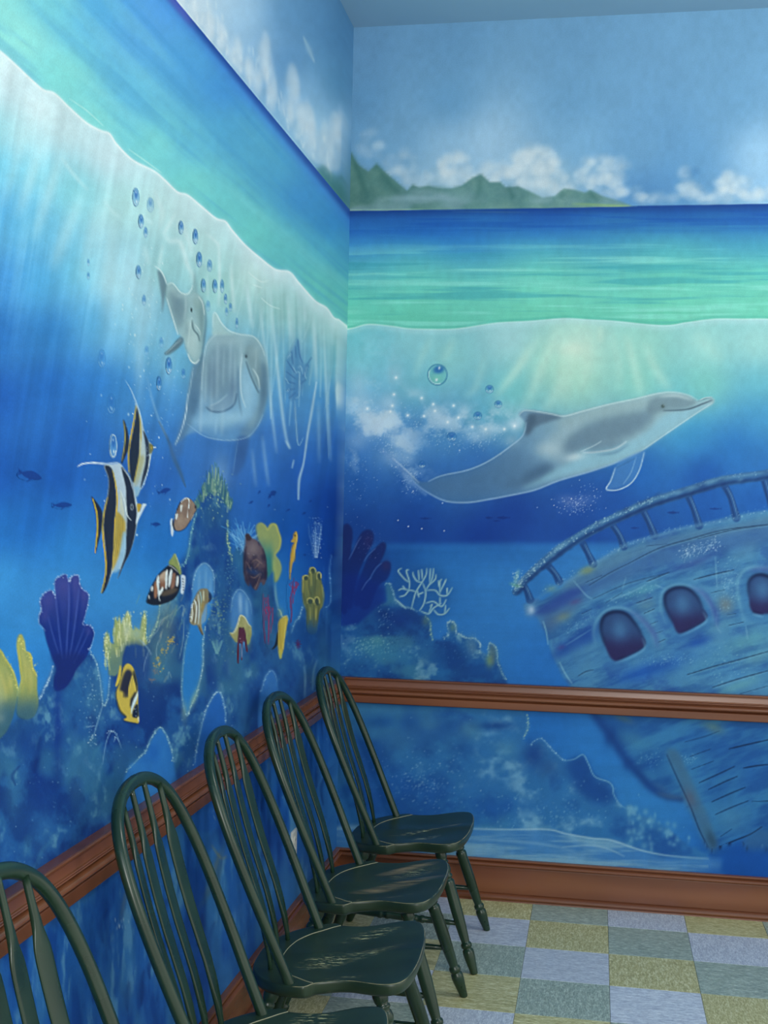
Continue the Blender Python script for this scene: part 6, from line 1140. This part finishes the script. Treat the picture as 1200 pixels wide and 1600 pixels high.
painted_pieces(wall_left, SL, H_LEFT, pl, TL, 3.15); painted_pieces(wall_back, SB, H_BACK, pb, TB, 1.9)

def box_mesh(name, x0, x1, y0, y1, z0, z1):
    v = [(x, y, z) for z in (z0, z1) for y in (y0, y1) for x in (x0, x1)]
    return mesh(name, v, [(0, 2, 3, 1), (4, 5, 7, 6), (0, 1, 5, 4), (2, 6, 7, 3), (0, 4, 6, 2), (1, 3, 7, 5)])
tag(link('ceiling', box_mesh('ceiling', -.12, 6., -8., .12, CEIL_Z, CEIL_Z + .1), M_CEIL), 'plain sky blue painted ceiling above the mural', kind='structure')

# ------------------------------------------------------------ floor of square tiles
floor = link('floor', box_mesh('floor', -.12, 4.6, -6.6, .12, -.06, -.004), M_SUB); tag(floor, 'vinyl tile floor in lilac, olive and grey-green squares', kind='structure')
TILES = [tile_material('olive_tile', (156, 148, 98), (192, 184, 130), (226, 220, 176)), tile_material('grey_green_tile', (122, 136, 126), (154, 167, 154), (194, 205, 190)), tile_material('lilac_tile', (162, 168, 184), (194, 199, 210), (224, 228, 234))]
T0X, T0Y, TS = .8401, -.2289, .3048
def tile_mesh(w, h, cx, cy):
    b = .0012; g = .0005; v = []
    for (e, z) in ((g, -.004), (g, -.0012), (g + b, 0.)):
        v += [(cx - w / 2 + e, cy - h / 2 + e, z), (cx + w / 2 - e, cy - h / 2 + e, z), (cx + w / 2 - e, cy + h / 2 - e, z), (cx - w / 2 + e, cy + h / 2 - e, z)]
    f = [(8, 9, 10, 11)]
    for k in (0, 4):
        f += [(k + i, k + (i + 1) % 4, k + 4 + (i + 1) % 4, k + 4 + i) for i in range(4)]
    return mesh('tile', v, f)
shared = {}
for row in range(0, 21):
    y1 = min(0., T0Y + TS * (1 - row)); y0 = T0Y - TS * row
    for col in range(-3, 10):
        x0 = max(0., T0X + TS * col); x1 = T0X + TS * (col + 1)
        if x1 - x0 < .02: continue
        kind = (col + 1 - row) % 3; turn = (row + col) % 2
        cx, cy = T0X + TS * (col + .5), T0Y - TS * (row - .5)
        whole = abs(x1 - x0 - TS) < 1e-4 and abs(y1 - y0 - TS) < 1e-4
        if whole and kind in shared: me = shared[kind]
        else:
            w, h, ox, oy = x1 - x0, y1 - y0, (x0 + x1) / 2 - cx, (y0 + y1) / 2 - cy
            if turn and not whole: w, h, ox, oy = h, w, oy, -ox
            me = tile_mesh(w, h, ox, oy); me.materials.append(TILES[kind])
            if whole: shared[kind] = me
        o = bpy.data.objects.new('tile', me); COL.objects.link(o); o.parent = floor; o.location = (cx, cy, 0.); o.rotation_euler = (0, 0, turn * math.pi / 2)

# ------------------------------------------------------------ wooden rail and baseboard
def arc(cx, cy, r0, r1, a0, a1, n):
    return [(cx + r0 * math.cos(t), cy + r1 * math.sin(t)) for t in np.linspace(a0, a1, n)]
P2 = math.pi / 2
RAIL = [(0, .903), (.026, .903)] + arc(.026, .8985, .005, .0045, P2, -P2, 6) + [(.022, .8935), (.0225, .8885), (.027, .871), (.0275, .8705)] + arc(.0275, .8675, .005, .003, P2, -P2, 5) + arc(.0265, .8612, .0045, .003, P2, -P2, 5) + [(.0175, .8575), (.0165, .8535)] + arc(.018, .8425, .018, .0098, P2, -P2, 12) + [(.0165, .8315), (.0145, .8290), (.0235, .8275), (.0255, .8255), (.0255, .8), (.0235, .797), (0, .797)]
BASE = [(0, .171), (.015, .171)] + arc(.015, .1665, .006, .0045, P2, -P2, 6) + [(.011, .1615), (.010, .1585), (.014, .1575)] + arc(.015, .1485, .014, .0088, P2, -P2, 10) + [(.0145, .1385), (.015, .136), (.015, .031), (.0135, .0295)] + arc(.015, .0145, .018, .0145, P2, -.7, 10) + [(.030, 0.), (0, 0)]
def moulding(name, prof, along_x, length, label):
    """profile swept along a wall, mitred at the corner; 'grain' holds length, depth, height for the wood figure"""
    v, gr = [], []
    stations = [0.] + list(np.linspace(.3, length, 10))
    for k, s_ in enumerate(stations):
        for d, z in prof:
            t = d if k == 0 else s_
            v.append((t, -d, z) if along_x else (d, -t, z)); gr.append((t + (7 if along_x else 0), d, z))
    n = len(prof); f = []
    for k in range(len(stations) - 1):
        for i in range(n - 1):
            q = (k * n + i, k * n + i + 1, (k + 1) * n + i + 1, (k + 1) * n + i)
            f.append(q if along_x else q[::-1])
    f.append(tuple(range((len(stations) - 1) * n, len(stations) * n)))
    me = mesh(name, v, f); at = me.attributes.new('grain', 'FLOAT_VECTOR', 'POINT'); at.data.foreach_set('vector', np.array(gr, np.float32).ravel())
    bm = bmesh.new(); bm.from_mesh(me); bmesh.ops.recalc_face_normals(bm, faces=bm.faces); bm.to_mesh(me); bm.free()
    return tag(link(name, me, M_WOOD), label, kind='structure')
moulding('trim_1', RAIL, False, 6.5, 'reddish brown moulded chair rail along the long reef wall')
moulding('trim_2', RAIL, True, 3.3, 'reddish brown moulded chair rail along the end wall')
moulding('baseboard_left', BASE, False, 6.5, 'reddish brown wooden baseboard behind the chairs')
moulding('baseboard_back', BASE, True, 3.3, 'reddish brown wooden baseboard under the sunken ship')

# ------------------------------------------------------------ wall outlet
def outlet(u, z):
    root = empty('electrical_outlet', (0, -u, z - .058)); tag(root, 'white double electrical outlet low on the reef wall behind the chairs', 'outlet')
    def plate(w, h, d0, d1, bev, zc):
        v = []
        for d, e in ((d0, 0), (d1 - bev, 0), (d1, bev)):
            v += [(d, -w / 2 + e, zc - h / 2 + e), (d, w / 2 - e, zc - h / 2 + e), (d, w / 2 - e, zc + h / 2 - e), (d, -w / 2 + e, zc + h / 2 - e)]
        f = [(8, 9, 10, 11)] + [(k + i, k + (i + 1) % 4, k + 4 + (i + 1) % 4, k + 4 + i) for k in (0, 4) for i in range(4)]
        return mesh('plate', v, f)
    link('cover_plate', plate(.072, .116, 0., .007, .004, .058), M_PLATE, root)
    for zc in (.037, .079):
        t = np.linspace(0, 2 * math.pi, 20, endpoint=False); ring = [(min(max(.019 * math.cos(a), -.0165), .0165), .0155 * math.sin(a)) for a in t]
        v = [(.0069, y, zc + q) for y, q in ring] + [(.010, y * .96, zc + q * .96) for y, q in ring]
        s_ = link('socket', mesh('socket', v, [tuple(range(20, 40))] + [(i, (i + 1) % 20, 20 + (i + 1) % 20, 20 + i) for i in range(20)]), M_PLATE, root)
        for y in (-.006, .006): link('slot', box_mesh('slot', .0098, .0104, y - .001, y + .001, zc - .002, zc + .006), M_SLOT, s_)
outlet(.775, .385)

# ------------------------------------------------------------ bow-back chairs
def loft(rings, cap=True):
    n = len(rings[0]); v = [p for r in rings for p in r]; f = []
    for k in range(len(rings) - 1):
        f += [(k * n + i, k * n + (i + 1) % n, (k + 1) * n + (i + 1) % n, (k + 1) * n + i) for i in range(n)]
    if cap: f += [tuple(range(n))[::-1], tuple(range((len(rings) - 1) * n, len(rings) * n))]
    return v, f
def turned(name, a, b, prof, n=18):
    """lathe profile [(t, radius)] along the segment a-b"""
    a, b = Vector(a), Vector(b); d = (b - a).normalized(); s = d.cross(Vector((0, 1, 0)) if abs(d.y) < .9 else Vector((1, 0, 0))).normalized(); w = d.cross(s)
    rings = [[a + (b - a) * t + (s * math.cos(q) + w * math.sin(q)) * r for q in np.linspace(0, 2 * math.pi, n, endpoint=False)] for t, r in prof]
    return mesh(name, *loft(rings), smooth=True)
LEG = [(0, .0135), (.02, .014), (.05, .0185), (.085, .0205), (.115, .0185), (.13, .0145), (.138, .0185), (.150, .0190), (.160, .0148), (.172, .0178), (.20, .0205), (.225, .0178), (.237, .0148), (.245, .0195), (.262, .0195), (.270, .0150), (.278, .0150), (.286, .0195), (.302, .0208), (.33, .0196), (.42, .0206), (.52, .0208), (.62, .0190), (.70, .0168), (.752, .0146),
       (.760, .0146), (.768, .0188), (.782, .0196), (.796, .0188), (.802, .0152), (.809, .0152), (.816, .0192), (.84, .0205), (.87, .0196), (.91, .0174), (.96, .0144), (.99, .0130), (1., .0118)]
STRETCH = [(0, .0075), (.1, .0088), (.22, .0105), (.30, .0112), (.31, .0135), (.33, .0138), (.34, .0112), (.36, .0112), (.37, .0135), (.39, .0138), (.40, .0115), (.5, .0128), (.60, .0115), (.61, .0138), (.63, .0135), (.64, .0112), (.66, .0112), (.67, .0138), (.69, .0135), (.70, .0112), (.78, .0105), (.9, .0088), (1, .0075)]
OUT = [(.190, 0), (.193, .06), (.206, .115), (.236, .168), (.276, .207), (.320, .230), (.357, .238), (.370, .232), (.388, .215), (.440, .204), (.480, .207), (.520, .223), (.555, .236), (.590, .236), (.613, .214), (.628, .160), (.636, .085), (.639, 0)]
X0 = .42
def seat_z(x): return .413 + (x - .20) * .10
def seat_mesh():
    half = crom(np.array(OUT), False, 4)
    ring = np.concatenate([half, np.stack([half[::-1][1:-1, 0], -half[::-1][1:-1, 1]], 1)])
    c = np.array([.43, 0.]); n = len(ring); v, wear = [], []
    levels = [(.0, 0), (.25, 0), (.45, 0), (.62, 0), (.76, 0), (.87, 0), (.94, 0), (.980, 0), (.986, -.0004), (.990, -.001), (.994, -.002), (1.0, -.0065), (1.0, -.022), (.985, -.030), (.93, -.036), (.6, -.037)]
    for s_, dz in levels:
        for x, y in ring:
            p = c + (np.array((x, y)) - c) * max(s_, 1e-3)
            z = seat_z(p[0]) + dz
            if dz > -.02:
                dish = .012 * math.exp(-(((p[0] - .46) / .115) ** 2 + ((abs(p[1]) - .085) / .085) ** 2) ** 1.2) if p[0] > .27 else 0.
                pom = .004 * math.exp(-(p[1] / .03) ** 2) * np.clip((p[0] - .5) / .1, 0, 1)
                z += -dish * (1 if s_ < .97 else .3) + pom
            v.append((p[0] - X0, p[1], z)); wear.append((1. if s_ == .990 and p[0] > .34 else 0., 1. if s_ < .9 and p[0] > .3 else 0., 0., 1.))
    f = [(k * n + i, k * n + (i + 1) % n, (k + 1) * n + (i + 1) % n, (k + 1) * n + i) for k in range(len(levels) - 1) for i in range(n)]
    f += [tuple(range((len(levels) - 1) * n, len(levels) * n))]
    me = mesh('seat', v, f, True); at = me.attributes.new('wear', 'FLOAT_COLOR', 'POINT'); at.data.foreach_set('color', np.array(wear, np.float32).ravel())
    bm = bmesh.new(); bm.from_mesh(me); bmesh.ops.remove_doubles(bm, verts=bm.verts, dist=.0004); bmesh.ops.recalc_face_normals(bm, faces=bm.faces); bm.to_mesh(me); bm.free()
    return me
def tube(name, pts, ru, rv, up, n=14):
    """oval bar along a path; ru across (in the plane), rv along `up`"""
    pts = [Vector(p) for p in pts]; up = Vector(up).normalized(); rings = []
    for i, p in enumerate(pts):
        t = (pts[min(i + 1, len(pts) - 1)] - pts[max(i - 1, 0)]).normalized(); s_ = t.cross(up).normalized(); w = s_.cross(t)
        rings.append([p + s_ * ru * math.cos(q) + w * rv * math.sin(q) for q in np.linspace(0, 2 * math.pi, n, endpoint=False)])
    return mesh(name, *loft(rings), smooth=True)
def bow_x(z): return .309 - (z - .45) * .436
BOW = [(.207, .408), (.213, .513), (.221, .614), (.224, .714), (.221, .794), (.209, .865), (.188, .920), (.154, .962), (.107, .989), (.055, 1.002), (0, 1.006)]
def bow_mesh():
    h = crom(np.array(BOW), False, 5); full = np.concatenate([h, np.stack([-h[::-1][1:, 0], h[::-1][1:, 1]], 1)])
    return tube('bow', [(bow_x(z) - X0, y, z) for y, z in full], .0152, .0132, (1, 0, .436), 16)
def slat_mesh(y0, y1, outer):
    zs_ = [.402, .44, .48, .53, .58, .64, .70, .76, .81, .84, .858, .872, .882, .892, .905, .93, .96, .985, 1.0]
    ztop = .978 if outer else .999
    xz = crom(np.array([(.240, .400), (.232, .46), (.217, .525), (.195, .60), (.168, .675), (.138, .77), (.112, .865), (.094, .93), (.074, 1.0)]), False, 8)
    wid = np.array([(.40, .0065), (.44, .0085), (.48, .0125), (.53, .0180), (.60, .0195), (.70, .0218), (.80, .0232), (.84, .0234), (.862, .0212), (.878, .0155), (.892, .0112), (.91, .0085), (.95, .0070), (1.01, .0064)])
    thk = np.array([(.40, .0064), (.46, .0058), (.54, .0040), (.60, .0034), (.84, .0033), (.875, .0042), (.90, .0058), (.92, .0066), (1.01, .0062)])
    rings = []
    dx = .012 if outer else 0.
    for z in zs_:
        z = min(z, ztop); k = (z - .402) / (ztop - .402)
        x = np.interp(z, xz[:, 1], xz[:, 0]) + dx * (1 - k * .6) - X0; y = y0 + (y1 - y0) * k
        w, t = np.interp(z, wid[:, 0], wid[:, 1]), np.interp(z, thk[:, 0], thk[:, 1]); e = 1. if w < .009 else .45
        tilt = .32; yaw = math.copysign(.14, y0) if outer else 0.
        ring = []
        for q in np.linspace(0, 2 * math.pi, 16, endpoint=False):
            cw, ct = math.cos(q), math.sin(q); a = math.copysign(abs(cw) ** e, cw) * w; b = math.copysign(abs(ct) ** e, ct) * t
            ring.append((x + b * math.cos(tilt) + a * math.sin(yaw), y + a * math.cos(yaw), z + b * math.sin(tilt)))
        rings.append(ring)
    return mesh('slat', *loft(rings), smooth=True)
def deck_line():
    pts = [(.382, .214), (.362, .200), (.338, .178), (.306, .148), (.280, .105), (.266, .05), (.262, 0)]
    h = crom(np.array(pts), False, 5); full = np.concatenate([h, np.stack([h[::-1][1:, 0], -h[::-1][1:, 1]], 1)])
    return tube('groove_line', [(x - X0, y, seat_z(x) - .0012) for x, y in full], .0016, .0022, (0, 0, 1), 6)
PARTS = {}
def build_parts():
    PARTS['bow'] = bow_mesh(); PARTS['seat'] = seat_mesh(); PARTS['line'] = deck_line()
    PARTS['slats'] = [slat_mesh(a, b, o) for a, b, o in ((-.110, -.118, True), (-.036, -.040, False), (.036, .040, False), (.110, .118, True))]
    legs = {}
    for s_ in (-1, 1):
        legs['f', s_] = ((.535 - X0, s_ * .170, .432), (.682 - X0, s_ * .228, 0.)); legs['r', s_] = ((.275 - X0, s_ * .150, .405), (.140 - X0, s_ * .205, 0.))
    PARTS['legs'] = [turned('leg', a, b, LEG) for a, b in legs.values()]
    at = lambda k, z: Vector(legs[k][0]) + (Vector(legs[k][1]) - Vector(legs[k][0])) * (1 - z / legs[k][0][2])
    PARTS['side'] = [turned('side_stretcher', at(('r', s_), .172), at(('f', s_), .165), STRETCH, 14) for s_ in (-1, 1)]
    m = [(at(('r', s_), .172) + at(('f', s_), .165)) / 2 for s_ in (-1, 1)]
    PARTS['cross'] = turned('cross_stretcher', m[0], m[1], STRETCH, 14)
    for k in ('bow', 'cross'): PARTS[k].materials.append(M_GREEN)
    for k in ('slats', 'legs', 'side'): [me.materials.append(M_GREEN) for me in PARTS[k]]
    PARTS['line'].materials.append(M_EDGE)
build_parts()
def chair(y, turn, label, i, bare, scratch, dx=0.):
    root = empty('bow_back_chair', (X0 + dx, y, 0)); root.rotation_euler = (0, 0, turn); tag(root, label, 'chair', 'green bow-back chairs along the reef wall')
    def part(name, me):
        o = bpy.data.objects.new(name, me); COL.objects.link(o); o.parent = root; return o
    sm = PARTS['seat'].copy(); sm.materials.append(seat_material(i, bare, scratch))
    seat = part('seat', sm); ln = part('groove_line', PARTS['line']); ln.parent = seat; tag(ln, 'pale worn line around the spindle deck'); tag(seat, 'shaped green seat with paint rubbed off its edges')
    part('bow', PARTS['bow'])
    for me in PARTS['slats']: part('slat', me)
    for me in PARTS['legs']: part('leg', me)
    for me in PARTS['side']: part('side_stretcher', me)
    part('cross_stretcher', PARTS['cross'])
chair(-.613, -.008, 'dark green bow-back chair standing closest to the room corner', 0, [(.145, .045, .035, .010, .45)], [(.04, -.02, .16, .018, .5), (.06, -.11, .07, .03, .4), (.13, .04, .06, .02, .4)])
chair(-1.273, -.008, 'dark green bow-back chair with large bare tan streaks worn on its seat', 1, [(.075, .145, .12, .030, .5), (.075, -.030, .17, .036, .5)], [(.03, -.17, .14, .012, .36), (.10, .10, .1, .05, .5)], -.018)
chair(-1.906, .043, 'dark green bow-back chair third from the corner, seat finely scratched', 2, [], [(.06, .145, .10, .035, .5), (.09, .01, .09, .03, .5), (-.03, -.05, .10, .05, .6), (.03, -.18, .06, .02, .3)])
chair(-2.516, .036, 'dark green bow-back chair fourth from the corner along the reef wall', 3, [], [(.03, .165, .07, .05, .6), (.1, .08, .08, .05, .5)])
chair(-3.257, -.012, 'dark green bow-back chair fifth from the corner, farthest along the wall', 4, [], [(.05, .1, .1, .05, .5)], .021)
